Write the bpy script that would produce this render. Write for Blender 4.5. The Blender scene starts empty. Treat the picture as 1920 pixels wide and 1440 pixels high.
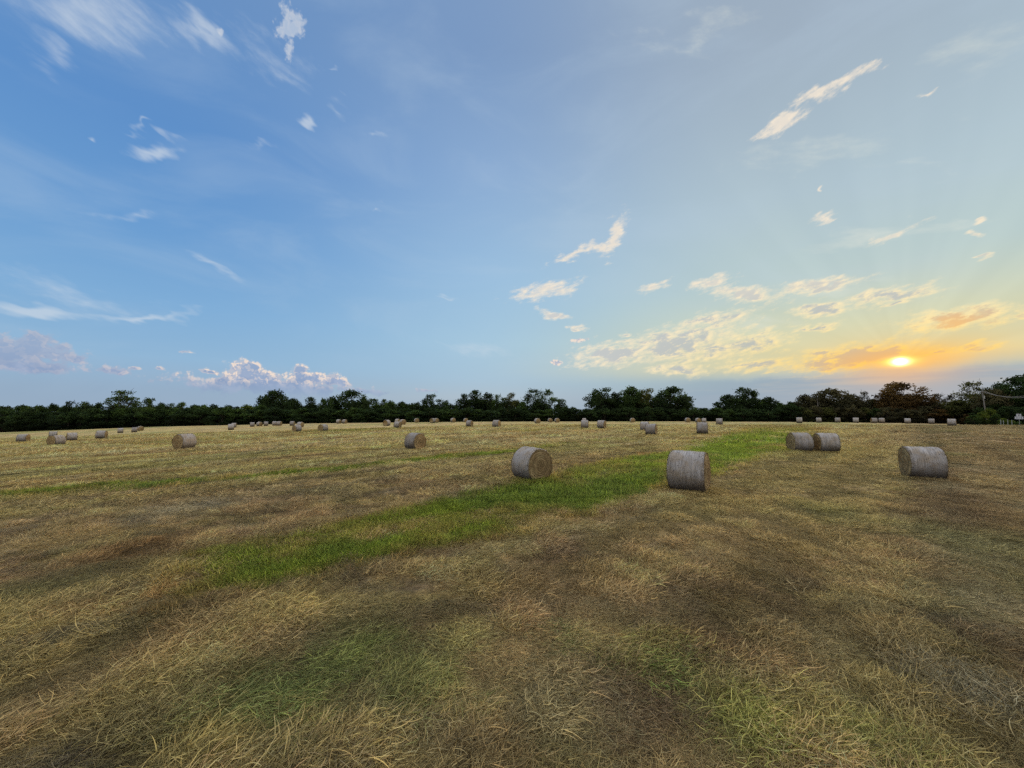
import bpy, math, random
import numpy as np
from mathutils import Vector

random.seed(7)
RNG = np.random.default_rng(11)
PI = math.pi
sc = bpy.context.scene
COL = sc.collection

# ------------------------------------------------------------------ camera model
FPX = 721.0                      # focal length in pixels of the 1920 px wide photograph
HOR = 772.0                      # horizon row
CAM_Z = 2.96
PITCH = math.atan((HOR - 720.0) / FPX)
CP, SP = math.cos(PITCH), math.sin(PITCH)

def ray(x, y):
    u = (x - 960.0) / FPX; v = (720.0 - y) / FPX
    d = np.array([u, CP - v * SP, SP + v * CP])
    return d / np.linalg.norm(d)

def proj(X, Y, Z):
    z = Z - CAM_Z
    dep = Y * CP + z * SP
    up = -Y * SP + z * CP
    return 960 + FPX * X / dep, 720 - FPX * up / dep

def azel(x, y):
    d = ray(x, y)
    return math.atan2(d[0], d[1]), math.asin(d[2])

# ------------------------------------------------------------------ numpy noise
def _hash(ix, iy, seed):
    n = (ix.astype(np.int64) * 374761393 + iy.astype(np.int64) * 668265263 + seed * 974634777) & 0x7fffffff
    n = ((n ^ (n >> 13)) * 1274126177) & 0x7fffffff
    n = (n ^ (n >> 16)) & 0xffffff
    return n / float(0xffffff)

def vnoise(x, y, seed=0):
    x = np.asarray(x, float); y = np.asarray(y, float)
    ix = np.floor(x); iy = np.floor(y)
    fx = x - ix; fy = y - iy
    fx = fx * fx * (3 - 2 * fx); fy = fy * fy * (3 - 2 * fy)
    ix = ix.astype(np.int64); iy = iy.astype(np.int64)
    a = _hash(ix, iy, seed); b = _hash(ix + 1, iy, seed)
    c = _hash(ix, iy + 1, seed); d = _hash(ix + 1, iy + 1, seed)
    return (a * (1 - fx) + b * fx) * (1 - fy) + (c * (1 - fx) + d * fx) * fy

def fbm(x, y, seed=0, oct=4, gain=0.5):
    t = 0; a = 1; s = 0
    for k in range(oct):
        t = t + a * vnoise(x * 2 ** k + 13.7 * k, y * 2 ** k - 7.3 * k, seed + k)
        s += a; a *= gain
    return t / s

def sstep(a, b, x):
    t = np.clip((x - a) / (b - a), 0, 1)
    return t * t * (3 - 2 * t)

# ------------------------------------------------------------------ terrain
YC = 125.0
_ct = [-1.6, -1.33, -0.915, -0.5, -0.08, 0.4, 0.75, 1.0, 1.33, 1.6]
_cy = [816, 812, 800.5, 794, 790.8, 790.3, 791.5, 793.5, 797, 800]
AZD = math.radians(46)
DX, DY = math.sin(AZD), math.cos(AZD)          # direction of the windrows

def sr(X, Y):
    return X * DX + Y * DY, -X * DY + Y * DX   # s along the rows, r across them

def terrain_base(X, Y):
    X = np.asarray(X, float); Y = np.asarray(Y, float)
    Xc = np.clip(X, -170, 400)
    low = 0.027 * (Xc - np.sqrt(Xc * Xc + 36)) / 2 - 0.02
    t = np.clip(X / np.maximum(Y, 60.0), -1.6, 1.6)
    zc = CAM_Z - (np.interp(t, _ct, _cy) - HOR) / FPX * YC
    w = sstep(78, YC, Y)
    z = low * (1 - w) + zc * w
    z = z - 2.3 * sstep(YC + 1, 165, Y) - 5.0 * sstep(165, 420, Y) - 30.0 * sstep(400, 3000, Y)
    return z

def terrain(X, Y):
    X = np.asarray(X, float); Y = np.asarray(Y, float)
    z = terrain_base(X, Y)
    s, r = sr(X, Y)
    fade = 1 - sstep(60, 110, Y)
    z = z + fade * (0.07 * (fbm(X * 0.9, Y * 0.9, 3, 3) - 0.5)
                    + 0.13 * (fbm(s * 0.13, r * 0.55, 5, 3) - 0.5)
                    + 0.05 * (fbm(X * 3.1, Y * 3.1, 9, 2) - 0.5))
    return z

# ------------------------------------------------------------------ field colours
C = lambda *a: np.array(a, float)
TAN = C(.49, .34, .145); GOLD = C(.52, .395, .15); BROWN = C(.31, .20, .098); SOIL = C(.085, .060, .045)
OLIVE = C(.25, .23, .085); PALE = C(.55, .44, .24); GREEN = C(.20, .285, .038); DKGREEN = C(.15, .225, .042)
RUST = C(.30, .145, .05); GREY = C(.27, .25, .20)

_lo = ([-2, 0, 10, 35, 60, 118], [8.8, 8.5, 7.0, 6.7, 9.0, 14.8])
_hi = ([-2, 0, 7, 20, 27, 73, 118], [11.0, 11.6, 11.2, 12.6, 12.8, 19.5, 27.0])

def green_weight(X, Y):
    s, r = sr(X, Y)
    wob = 1.1 * (fbm(s * 0.25, r * 0.25, 21, 3) - 0.5)
    lo = np.interp(s, *_lo); hi = np.interp(s, *_hi)
    ed = 0.45 + 0.02 * np.abs(s)
    g = sstep(-ed, ed, r + wob - lo) * (1 - sstep(-ed, ed, r + wob - hi)) * sstep(-.3, 1.9, s + wob * 2)
    g = g * (0.55 + 0.45 * sstep(0.30, 0.55, fbm(s * 0.35, r * 0.8, 33, 4)))
    g = g * (1 - 0.5 * sstep(60, 110, s))
    # second thin band farther left
    wob2 = 2.0 * (fbm(s * 0.12, r * 0.2, 41, 3) - 0.5)
    c2 = np.interp(s, [-20, -2, 8, 23, 40], [29.0, 26.6, 22.8, 22.3, 23.5])
    hw = np.interp(s, [-25, -2, 3, 8, 12, 16, 24, 28, 40], [1.7, 1.4, .7, 1.3, .6, 1.0, 1.0, .2, .0])
    g2 = (1 - sstep(hw * 0.6, hw * 1.25 + 0.02, np.abs(r + wob2 * 0.5 - c2))) * (s < 42)
    g2 = g2 * 1.0 * sstep(0.15, 0.42, fbm(s * 0.2, r * 0.5, 51, 3))
    # scattered green further out
    g3 = sstep(0.60, 0.72, fbm(s * 0.045, r * 0.12, 61, 3)) * sstep(40, 60, Y) * 0.55
    g4 = np.exp(-(((X + 34) / 14) ** 2 + ((Y - 80) / 9) ** 2)) * 0.9
    return np.clip(np.maximum.reduce([g, g2, g3, g4]), 0, 1)

_spots = [  # photo position, radius in metres, colour, strength
    (250, 1010, .95, RUST * .5, .8), (80, 1080, 1.3, OLIVE * .75, .6), (360, 935, 1.3, GREY, .5),
    (1330, 1120, .9, BROWN * .6, .4), (1620, 1010, 1.4, BROWN * .8, .4), (1800, 960, 2.5, BROWN * .75, .4),
    (1560, 1150, .8, BROWN * .6, .5), (1840, 1290, .35, GREY * .9, .5), (1790, 1170, .45, SOIL * 1.5, .6),
    (1880, 1130, .5, PALE*.9, .5), (1060, 1300, .55, PALE * .85, .5), (1060, 1180, .25, DKGREEN * 1.5, .5),
    (430, 1290, .35, C(.20, .26, .08), .7), (660, 1200, .5, C(.24, .27, .07), .75), (760, 1260, .4, C(.24, .27, .08), .7), (560, 1290, .35, C(.21, .27, .075), .75), (860, 1180, .35, C(.26, .28, .09), .6), (480, 1130, .6, GOLD * .8, .6),
    (1390, 1340, .4, C(.25, .27, .06), .75), (1640, 1400, .4, C(.22, .24, .06), .6), (1200, 1220, .3, C(.16, .22, .05), .5), (880, 1160, .4, GOLD * .9, .6), (640, 1110, .4, GOLD * .9, .6),
    (400, 1350, .3, GOLD * .8, .6), (100, 1280, .8, BROWN * .9, .5), (1280, 1000, 1.2, TAN, .5), (1080, 1090, .9, BROWN * .8, .6),
    (1560, 960, 1.5, OLIVE * 1.1, .5), (1240, 1215, .25, DKGREEN * 1.4, .6), (120, 1390, .4, SOIL * 1.5, .5), (900, 1390, .5, BROWN, .5)]
SP_W = []
for (px, py, rad, c, a) in _spots:
    d = ray(px, py); k = -CAM_Z / d[2]
    SP_W.append((d[0] * k, d[1] * k, rad, c, a))

def field_color(X, Y, gw):
    s, r = sr(X, Y)
    def mix(a, b, w): return a * (1 - w[..., None]) + b * w[..., None]
    dist = np.sqrt(X * X + Y * Y)
    far = sstep(9, 42, dist)
    n1 = fbm(X * 0.95, Y * 0.95, 101, 4); n2 = fbm(s * 0.10, r * 0.8, 111, 4)
    n3 = fbm(X * 0.5, Y * 0.5, 121, 4); n4 = fbm(X * 2.6, Y * 2.6, 131, 3)
    n5 = fbm(s * 0.035, r * 0.33, 141, 4)
    near = np.broadcast_to(BROWN * 1.05, X.shape + (3,))
    near = mix(near, TAN * .8, sstep(.44, .66, n1))
    near = mix(near, OLIVE * .85, sstep(.52, .68, n3) * .5)
    near = mix(near, GOLD * .75, sstep(.52, .68, fbm(X * 1.5 + 40, Y * 1.5, 157, 4)) * .6)
    near = mix(near, SOIL * 1.8, sstep(.56, .74, fbm(X * 1.7, Y * 1.7, 151, 3)) * .5)
    near = mix(near, PALE * .8, sstep(.58, .74, n4) * .45)
    fr = mix(np.broadcast_to(GOLD * .98, X.shape + (3,)), BROWN * 1.15, sstep(.46, .66, n2) * .75)
    fr = mix(fr, OLIVE * 1.3, sstep(.50, .70, n5) * .6)
    fr = mix(fr, TAN * .9, sstep(.45, .62, fbm(X * .16, Y * .16, 163, 4)) * .6)
    fr = mix(fr, PALE * .95, sstep(.52, .70, fbm(s * .06, r * .9, 161, 3)) * .6)
    fr = fr * (1 + .14 * sstep(30, 75, dist))[..., None]
    rowm = np.sin(r * 2 * PI / 3.1 + 2.2 * fbm(s * .05, r * .1, 181, 2)) * (.5 + fbm(s * .2, r * .4, 183, 2))
    rightdark = sstep(10, 40, X) * (1 - sstep(60, 110, Y)) * sstep(-2, 10, 8.0 - r)
    fr = mix(fr, BROWN * .95, rightdark * .55)
    c = mix(near, fr, far)
    c = c * (1 + .20 * rowm)[..., None]
    wob = (fbm(s * .4, r * .6, 185, 3) - .5)
    trk = np.exp(-((r + .75 + wob) / .75) ** 2) * sstep(4, 8, s)
    c = mix(c, BROWN * .75, trk * .5)
    rt = (1 - sstep(-.4, .5, r + wob)) * sstep(5, 9, s)
    c = mix(c, BROWN * .9, rt * .42)
    c = mix(c, PALE * .8, rt * sstep(.54, .70, fbm(s * .3, r * 1.5, 187, 4)) * .6)
    c = mix(c, OLIVE * .95, rt * sstep(.55, .70, fbm(s * .15 + 9, r * .5, 189, 3)) * .6)
    c = mix(c, GOLD * .82, sstep(.3, .8, r + wob) * (1 - sstep(5.0, 6.5, r)) * sstep(8, 13, s) * (1 - sstep(34, 60, s)) * .5)
    for (x0, y0, rad, cc, a) in SP_W:
        w = a * np.exp(-((((X - x0) + (n1 - .5) * rad) / rad) ** 2 + (((Y - y0) + (n4 - .5) * rad) / (rad * 1.15)) ** 2) ** 1.3)
        c = mix(c, cc, w)
    c = c * (1.30 - .17 * far)[..., None]
    gg = mix(np.broadcast_to(DKGREEN, X.shape + (3,)), GREEN, sstep(.35, .6, fbm(s * .5, r * 1.2, 171, 3)))
    gg = gg * (1.08 + 0.32 * sstep(6, 30, s))[..., None]
    gg = mix(gg, OLIVE * 1.25, sstep(45, 95, dist) * .6)
    c = mix(c, gg, gw)
    return np.clip(c, 0.01, 1)

# ------------------------------------------------------------------ object helpers
def mesh_from(name, verts, faces, mats=(), smooth=False, mat_idx=None):
    me = bpy.data.meshes.new(name)
    me.from_pydata([tuple(v) for v in verts], [], [tuple(f) for f in faces])
    for m in mats: me.materials.append(m)
    if mat_idx is not None: me.polygons.foreach_set('material_index', mat_idx)
    if smooth: me.polygons.foreach_set('use_smooth', [True] * len(me.polygons))
    me.update()
    return me

def quads_mesh(name, V, nquad, mats=(), smooth=False):
    """V: (n,3) vertices laid out four per quad"""
    me = bpy.data.meshes.new(name)
    V = np.asarray(V, np.float32)
    me.vertices.add(len(V)); me.vertices.foreach_set('co', V.ravel())
    me.loops.add(nquad * 4); me.loops.foreach_set('vertex_index', np.arange(nquad * 4, dtype=np.int32))
    me.polygons.add(nquad); me.polygons.foreach_set('loop_start', np.arange(0, nquad * 4, 4, dtype=np.int32))
    me.polygons.foreach_set('loop_total', np.full(nquad, 4, dtype=np.int32))
    for m in mats: me.materials.append(m)
    me.update(calc_edges=True); me.validate()
    return me

def obj(name, data, parent=None, loc=(0, 0, 0), **props):
    o = bpy.data.objects.new(name, data); COL.objects.link(o)
    o.location = loc
    if parent: o.parent = parent
    for k, v in props.items(): o[k] = v
    return o

def empty(name, loc, label, category, group=None, rotz=0):
    o = bpy.data.objects.new(name, None); COL.objects.link(o)
    o.location = loc; o.rotation_euler = (0, 0, rotz); o.empty_display_size = 0.3
    o['label'] = label; o['category'] = category
    if group: o['group'] = group
    return o

# ------------------------------------------------------------------ node helper
class NT:
    def __init__(self, tree): self.t = tree; self.n = tree.nodes; self.l = tree.links
    def node(self, typ, **kw):
        n = self.n.new(typ)
        for k, v in kw.items(): setattr(n, k, v)
        return n
    def put(self, sock, v):
        if isinstance(v, bpy.types.NodeSocket): self.l.new(v, sock)
        elif v is not None: sock.default_value = v
    def math(self, op, a, b=None, c=None, clamp=False):
        n = self.node('ShaderNodeMath', operation=op, use_clamp=clamp)
        self.put(n.inputs[0], a)
        if b is not None: self.put(n.inputs[1], b)
        if c is not None: self.put(n.inputs[2], c)
        return n.outputs[0]
    def vmath(self, op, a, b=None, scale=None, out=0):
        n = self.node('ShaderNodeVectorMath', operation=op)
        self.put(n.inputs[0], a)
        if b is not None: self.put(n.inputs[1], b)
        if scale is not None: self.put(n.inputs['Scale'], scale)
        return n.outputs[out]
    def noise(self, vec, scale, detail=3, rough=.5, dist=0.0, color=False):
        n = self.node('ShaderNodeTexNoise'); n.noise_dimensions = '3D'
        if vec is not None: self.put(n.inputs['Vector'], vec)
        n.inputs['Scale'].default_value = scale; n.inputs['Detail'].default_value = detail
        n.inputs['Roughness'].default_value = rough; n.inputs['Distortion'].default_value = dist
        return n.outputs['Color' if color else 'Fac']
    def remap(self, v, a, b, c=0.0, d=1.0, smooth=True):
        n = self.node('ShaderNodeMapRange', interpolation_type='SMOOTHSTEP' if smooth else 'LINEAR')
        self.put(n.inputs[0], v)
        for k, x in zip((1, 2, 3, 4), (a, b, c, d)): self.put(n.inputs[k], x)
        return n.outputs[0]
    def mix(self, f, a, b, blend='MIX'):
        n = self.node('ShaderNodeMix', data_type='RGBA', blend_type=blend)
        self.put(n.inputs[0], f); self.put(n.inputs[6], a); self.put(n.inputs[7], b)
        return n.outputs[2]
    def ramp(self, f, stops, interp='LINEAR'):
        n = self.node('ShaderNodeValToRGB'); n.color_ramp.interpolation = interp
        e = n.color_ramp.elements
        while len(e) < len(stops): e.new(0.5)
        for k, (p, c) in enumerate(stops):
            e[k].position = p; e[k].color = (*c[:3], 1)
        self.put(n.inputs[0], f)
        return n.outputs[0]
    def xyz(self, x, y, z):
        n = self.node('ShaderNodeCombineXYZ')
        for i, v in enumerate((x, y, z)): self.put(n.inputs[i], v)
        return n.outputs[0]
    def sep(self, v):
        n = self.node('ShaderNodeSeparateXYZ'); self.put(n.inputs[0], v)
        return n.outputs

def rgb(r, g, b):
    f = lambda c: ((c / 255 + .055) / 1.055) ** 2.4 if c > 10 else c / 255 / 12.92
    return (f(r), f(g), f(b), 1.0)

def material(name, rough=.9):
    m = bpy.data.materials.new(name); m.use_nodes = True
    t = NT(m.node_tree); bs = m.node_tree.nodes['Principled BSDF']
    bs.inputs['Roughness'].default_value = rough
    bs.inputs['Specular IOR Level'].default_value = 0.15
    return m, t, bs

# ------------------------------------------------------------------ sky
SUN_AZ, SUN_EL = azel(1688, 679)
SUN_DIR = Vector(ray(1688, 679))

def seg(x0, y0, x1, y1, th, w=1.0):
    a0, e0 = azel(x0, y0); a1, e1 = azel(x1, y1)
    xm, ym = (x0 + x1) / 2, (y0 + y1) / 2
    ac, ec = azel(xm, ym); _, e2 = azel(xm, ym - th)
    th_e = abs(e2 - ec)
    L = math.hypot(a1 - a0, e1 - e0) / 2 + th_e * .7
    return (ac, ec, math.atan2(e1 - e0, a1 - a0), L, th_e, w)

WISPS = [(-60, 0, 400, 70, 90, .68), (40, 60, 150, 150, 40, .62), (300, 20, 440, 95, 26, 1.0), (420, 60, 640, 150, 60, .6), (440, 60, 600, 200, 55, .6), (600, 150, 660, 230, 40, .45),
         (250, 268, 335, 272, 13, 1.1), (230, 236, 300, 238, 9, .7), (150, 240, 180, 250, 8, .5), (563, 238, 592, 240, 12, .8),
         (680, 240, 722, 242, 14, .75), (615, 120, 635, 125, 9, .6), (335, 470, 450, 522, 15, .85), (-30, 570, 160, 594, 14, 1.35),
         (-60, 510, 360, 592, 48, .7), (170, 588, 360, 583, 10, 1.15), (100, 400, 400, 385, 18, .5), (430, 270, 530, 275, 14, .4),
         (690, 396, 730, 402, 6, .5), (1400, 475, 1920, 395, 26, .6), (1100, 120, 1500, 20, 70, .45), (1700, 150, 1920, 80, 60, .6), (1250, 330, 1800, 250, 50, .5), (1500, 300, 1920, 330, 34, .5), (1080, 640, 1700, 590, 60, .45), (1350, 560, 1800, 540, 40, .4), (700, 620, 1100, 700, 30, .4), (820, 545, 870, 560, 6, .7)]
CUMUL = [(520, 15, 580, 45, 28, .8), (515, 60, 570, 50, 30, .9), (548, 70, 538, 115, 22, .8), (400, 45, 425, 70, 14, .6),(-40, 655, 130, 668, 34, 1.1), (55, 632, 95, 640, 20, 1), (-60, 682, 170, 690, 18, 1.0), (120, 668, 160, 682, 13, 1),
         (180, 690, 250, 698, 13, .8), (230, 690, 268, 694, 6, .8), (285, 690, 310, 696, 8, .8),
         (330, 716, 700, 735, 22, 1.05), (420, 700, 520, 710, 22, 1.1), (447, 682, 480, 694, 18, 1.1), (545, 705, 605, 715, 20, 1.1),
         (552, 690, 575, 700, 13, 1.1), (600, 706, 660, 722, 17, 1), (375, 697, 420, 700, 8, .9), (640, 727, 745, 738, 8, .8),
         (318, 659, 372, 665, 5, .7), (760, 728, 835, 736, 6, .6), (1030, 678, 1053, 682, 8, .9), (1058, 642, 1112, 632, 8, .8)]
GOLDC = [(1040, 488, 1125, 458, 11, 1), (1105, 462, 1150, 466, 12, 1), (1143, 470, 1166, 412, 17, 1.1),
         (968, 556, 1082, 530, 17, 1), (1010, 584, 1065, 590, 9, 1), (1195, 546, 1250, 530, 11, .9), (1068, 612, 1100, 611, 6, .9), (1162, 622, 1190, 622, 5, .8),
         (1295, 542, 1370, 526, 14, .95), (1340, 545, 1460, 563, 20, 1), (1460, 547, 1608, 525, 15, 1), (1490, 588, 1600, 575, 13, 1), (1580, 572, 1758, 540, 15, 1), (1640, 582, 1712, 568, 7, .9),
         (1270, 612, 1400, 596, 20, 1), (1090, 672, 1210, 655, 26, 1.1), (1190, 655, 1340, 635, 30, 1.15), (1290, 668, 1480, 628, 24, 1), (1460, 628, 1578, 607, 8, 1), (1215, 690, 1320, 692, 15, 1),
         (1340, 692, 1490, 676, 14, 1), (1470, 684, 1690, 662, 22, 1.1), (1560, 668, 1730, 655, 14, 1.1), (1735, 668, 1780, 664, 9, 1), (1785, 666, 1875, 655, 8, .9),
         (1700, 618, 1880, 584, 22, 1.15), (1715, 600, 1860, 582, 15, 1),
         (1425, 252, 1512, 205, 17, 1.05), (1500, 190, 1570, 160, 15, 1), (1520, 175, 1645, 125, 13, 1), (1525, 415, 1568, 402, 8, .9), (1530, 353, 1542, 355, 5, .8), (1625, 455, 1716, 418, 12, .95),
         (1828, 485, 1864, 480, 6, .8), (1818, 439, 1842, 437, 6, .8), (1835, 420, 1860, 417, 5, .8), (1718, 186, 1750, 174, 7, .7), (1880, 580, 1960, 590, 8, .8)]

def chain(t, P, segs):
    cur = None
    for (x0, y0, x1, y1, th, w) in segs:
        ac, ec, rot, L, th_e, ww = seg(x0, y0, x1, y1, th, w)
        m = t.node('ShaderNodeMapping', vector_type='TEXTURE')
        m.inputs['Location'].default_value = (ac, ec, 0)
        m.inputs['Rotation'].default_value = (0, 0, rot)
        m.inputs['Scale'].default_value = (L, th_e, 1)
        t.put(m.inputs['Vector'], P if cur is None else t.vmath('ADD', P, t.xyz(t.math('MULTIPLY', cur, 1e-6), 0, 0)))
        ln = t.vmath('LENGTH', m.outputs[0], out=1)
        b = t.math('SUBTRACT', ww, ln)
        cur = b if cur is None else t.math('MAXIMUM', cur, b)
    return cur

def density_group(name, segs, warp1, warp2, nscale, namp, stretch=(1, 1, 1), lo=0.0, hi=.5, rough=.6, tilt=0.0, billow=0.0):
    g = bpy.data.node_groups.new(name, 'ShaderNodeTree')
    g.interface.new_socket('Dir', in_out='INPUT', socket_type='NodeSocketVector')
    g.interface.new_socket('P', in_out='INPUT', socket_type='NodeSocketVector')
    g.interface.new_socket('Dens', in_out='OUTPUT', socket_type='NodeSocketFloat')
    g.interface.new_socket('Lit', in_out='OUTPUT', socket_type='NodeSocketFloat')
    g.interface.new_socket('Raw', in_out='OUTPUT', socket_type='NodeSocketFloat')
    t = NT(g); gi = t.node('NodeGroupInput'); go = t.node('NodeGroupOutput')
    P = gi.outputs['P']
    mr = t.node('ShaderNodeMapping'); mr.inputs['Rotation'].default_value = (0, 0, -tilt); t.put(mr.inputs[0], P)
    mp = t.node('ShaderNodeMapping'); mp.inputs['Scale'].default_value = stretch; t.put(mp.inputs[0], mr.outputs[0])
    Q = mp.outputs[0]
    w1 = t.vmath('SUBTRACT', t.noise(Q, 9, 2, color=True), (.5, .5, .5))
    w2 = t.vmath('SUBTRACT', t.noise(Q, 45, 1, color=True), (.5, .5, .5))
    P2 = t.vmath('ADD', P, t.vmath('SCALE', w1, scale=warp1))
    P2 = t.vmath('ADD', P2, t.vmath('SCALE', w2, scale=warp2))
    b = chain(t, P2, segs)
    b = t.math('MAXIMUM', b, -1.2)
    n = t.math('SUBTRACT', t.noise(Q, nscale, 5, rough), .5)
    d = t.math('ADD', b, t.math('MULTIPLY', n, namp))
    if billow:
        def vor(p):
            k = t.node('ShaderNodeTexVoronoi', feature='SMOOTH_F1'); k.voronoi_dimensions = '2D'; t.put(k.inputs['Vector'], p)
            k.inputs['Scale'].default_value = 42; k.inputs['Detail'].default_value = 2.0; k.inputs['Roughness'].default_value = .62; k.inputs['Lacunarity'].default_value = 2.3
            k.inputs['Smoothness'].default_value = .25
            return k.outputs['Distance']
        B0 = t.vmath('ADD', P, t.vmath('SCALE', w2, scale=.010))
        v0 = vor(B0); v1 = vor(t.vmath('ADD', B0, (.0045, .0055, 0)))
        d = t.math('ADD', d, t.math('MULTIPLY', t.math('SUBTRACT', .42, v0), billow))
        lit = t.math('SUBTRACT', v1, v0)
    else:
        lit = t.math('SUBTRACT', n, t.math('SUBTRACT', t.noise(t.vmath('ADD', Q, (.005, -.006, 0)), nscale, 4, rough), .5))
    t.put(go.inputs[0], t.remap(d, lo, hi)); t.put(go.inputs[1], lit); t.put(go.inputs[2], d)
    return g

def build_sky():
    w = bpy.data.worlds.new("World"); sc.world = w; w.use_nodes = True
    t = NT(w.node_tree); w.node_tree.nodes.clear()
    tc = t.node('ShaderNodeTexCoord'); D = tc.outputs['Generated']
    D = t.vmath('NORMALIZE', D)
    x, y, z = t.sep(D)[0:3]
    az = t.math('ARCTAN2', x, y); el = t.math('ARCSINE', t.math('MINIMUM', t.math('MAXIMUM', z, -1), 1))
    P = t.xyz(az, el, 0.0)
    hl = t.math('SQRT', t.math('MAXIMUM', t.math('ADD', t.math('MULTIPLY', x, x), t.math('MULTIPLY', y, y)), 1e-5))
    sx = t.math('DIVIDE', x, hl); cy = t.math('DIVIDE', y, hl)
    e01 = t.math('DIVIDE', t.math('MAXIMUM', el, 0), PI / 2)
    dg = lambda d: d / 90.0
    rl = t.ramp(e01, [(0, rgb(150, 170, 192)), (dg(2.5), rgb(146, 171, 196)), (dg(6), rgb(142, 180, 212)), (dg(12), rgb(126, 172, 214)), (dg(20), rgb(106, 156, 208)), (dg(30), rgb(94, 143, 200)), (dg(42), rgb(104, 144, 194)), (1, rgb(130, 155, 190))])
    rm = t.ramp(e01, [(0, rgb(160, 178, 194)), (dg(2), rgb(174, 190, 202)), (dg(5), rgb(166, 194, 214)), (dg(10), rgb(164, 198, 220)), (dg(20), rgb(154, 190, 221)), (dg(33), rgb(140, 172, 210)), (dg(45), rgb(124, 154, 194)), (1, rgb(140, 160, 190))])
    rr = t.ramp(e01, [(0, rgb(150, 166, 184)), (dg(2.2), rgb(146, 168, 186)), (dg(4.0), rgb(160, 180, 186)), (dg(6), rgb(198, 204, 178)), (dg(10), rgb(196, 210, 192)), (dg(16), rgb(184, 204, 204)), (dg(25), rgb(176, 196, 206)), (dg(40), rgb(158, 175, 192)), (1, rgb(150, 165, 188))])
    col = t.mix(t.remap(sx, -.72, .02), rl, rm)
    col = t.mix(t.remap(sx, -.12, .62), col, rr)
    # soft large-scale mottling of thin haze
    mpv = t.node('ShaderNodeMapping'); mpv.inputs['Scale'].default_value = (1.0, 3.0, 1); mpv.inputs['Rotation'].default_value = (0, 0, -.25); t.put(mpv.inputs[0], P)
    veil = t.remap(t.noise(mpv.outputs[0], 2.6, 6, .55, .6), .42, .78)
    veil = t.math('MULTIPLY', veil, t.remap(el, .02, .25, .12, .24))
    col = t.mix(veil, col, rgb(186, 205, 222))
    # sun: disc, halo and broad glow
    dot = t.math('MAXIMUM', t.vmath('DOT_PRODUCT', D, tuple(SUN_DIR), out=1), 0)
    daz = t.math('DIVIDE', t.math('SUBTRACT', az, SUN_AZ), 1.0); de = t.math('SUBTRACT', el, SUN_EL)
    def gauss(sa, se, oe=0.0):
        a = t.math('DIVIDE', daz, sa); e = t.math('DIVIDE', t.math('SUBTRACT', de, oe), se)
        q = t.math('ADD', t.math('MULTIPLY', a, a), t.math('MULTIPLY', e, e))
        return t.math('POWER', 2.71828, t.math('MULTIPLY', q, -1.0))
    bank_edge = t.math('ADD', SUN_EL - .012, t.math('MULTIPLY', t.math('SUBTRACT', t.noise(P, 14, 4, .6), .5), .03))
    above = t.remap(t.math('SUBTRACT', el, bank_edge), -.012, .022)
    wide = t.math('MULTIPLY', gauss(.46, .09, .025), t.math('MULTIPLY', above, .34))
    col = t.mix(wide, col, rgb(246, 214, 126))
    mid = t.math('MULTIPLY', gauss(.11, .030, .003), t.math('ADD', t.math('MULTIPLY', above, .72), .10))
    col = t.mix(mid, col, rgb(255, 190, 66))
    # rays fanning from the sun, faint
    ang = t.math('ARCTAN2', de, daz)
    rays = t.remap(t.noise(t.xyz(t.math('MULTIPLY', ang, 1.3), 3.3, 0.0), 2.4, 2, .5), .35, .75, -.022, .028)
    rf = t.math('MULTIPLY', t.math('MULTIPLY', rays, gauss(.55, .4, .1)), above)
    col = t.mix(1.0, col, t.xyz(rf, rf, t.math('MULTIPLY', rf, .7)), 'ADD')
    def dens(g):
        n = t.node('ShaderNodeGroup'); n.node_tree = g
        t.put(n.inputs['Dir'], D); t.put(n.inputs['P'], P)
        return n.outputs
    gw_ = density_group('wisp_density', WISPS, .10, .03, 11, 2.0, (.6, 1.7, 1), -.10, 1.15, .68, tilt=-.25)
    gc_ = density_group('cumulus_density', CUMUL, .018, .012, 50, .9, (1, 1.3, 1), -.15, .32, .58, billow=.50)
    gg_ = density_group('golden_density', GOLDC, .034, .034, 46, 2.7, (.62, 1.5, 1), -.22, .92, .70, tilt=.22)
    dw = dens(gw_)[0]
    col = t.mix(t.math('MULTIPLY', dw, .60), col, t.mix(t.remap(sx, -.2, .6), rgb(208, 218, 228), rgb(222, 226, 216)))
    oc = dens(gc_); dc = oc[0]
    rim = t.remap(oc[2], .8, .12, -.5, .42)
    lit = t.math('ADD', t.remap(oc[1], .0, .22, 0, .75), rim, clamp=True)
    lit = t.math('MULTIPLY', lit, t.math('MULTIPLY', t.remap(el, .042, .082), t.remap(sx, -.78, -.60, .22, 1)))
    lowc = t.mix(t.remap(t.noise(P, 30, 4, .6), .4, .65), rgb(138, 158, 192), rgb(160, 174, 202))
    midc = t.mix(t.remap(el, .05, .12), lowc, rgb(150, 170, 200))
    cc = t.mix(lit, midc, rgb(244, 224, 208))
    cc = t.mix(t.remap(el, .3, .5, 0, .8), cc, rgb(222, 228, 232))
    cov = t.math('MULTIPLY', dc, t.remap(el, .022, .070, .25, .96))
    cov = t.math('MULTIPLY', cov, t.remap(el, .3, .5, 1, .55))
    col = t.mix(cov, col, cc)
    og = dens(gg_); dgd = og[0]
    near_sun = gauss(.50, .16)
    edge = t.mix(near_sun, rgb(246, 232, 212), rgb(255, 232, 164))
    edge = t.mix(gauss(.20, .05), edge, rgb(255, 206, 84))
    core = t.mix(near_sun, rgb(196, 200, 204), rgb(166, 176, 176))
    ca = t.math('DIVIDE', t.math('SUBTRACT', daz, .065), .065); ce = t.math('DIVIDE', t.math('SUBTRACT', de, .055), .035)
    cw = t.math('POWER', 2.71828, t.math('MULTIPLY', t.math('ADD', t.math('MULTIPLY', ca, ca), t.math('MULTIPLY', ce, ce)), -1.0))
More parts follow.
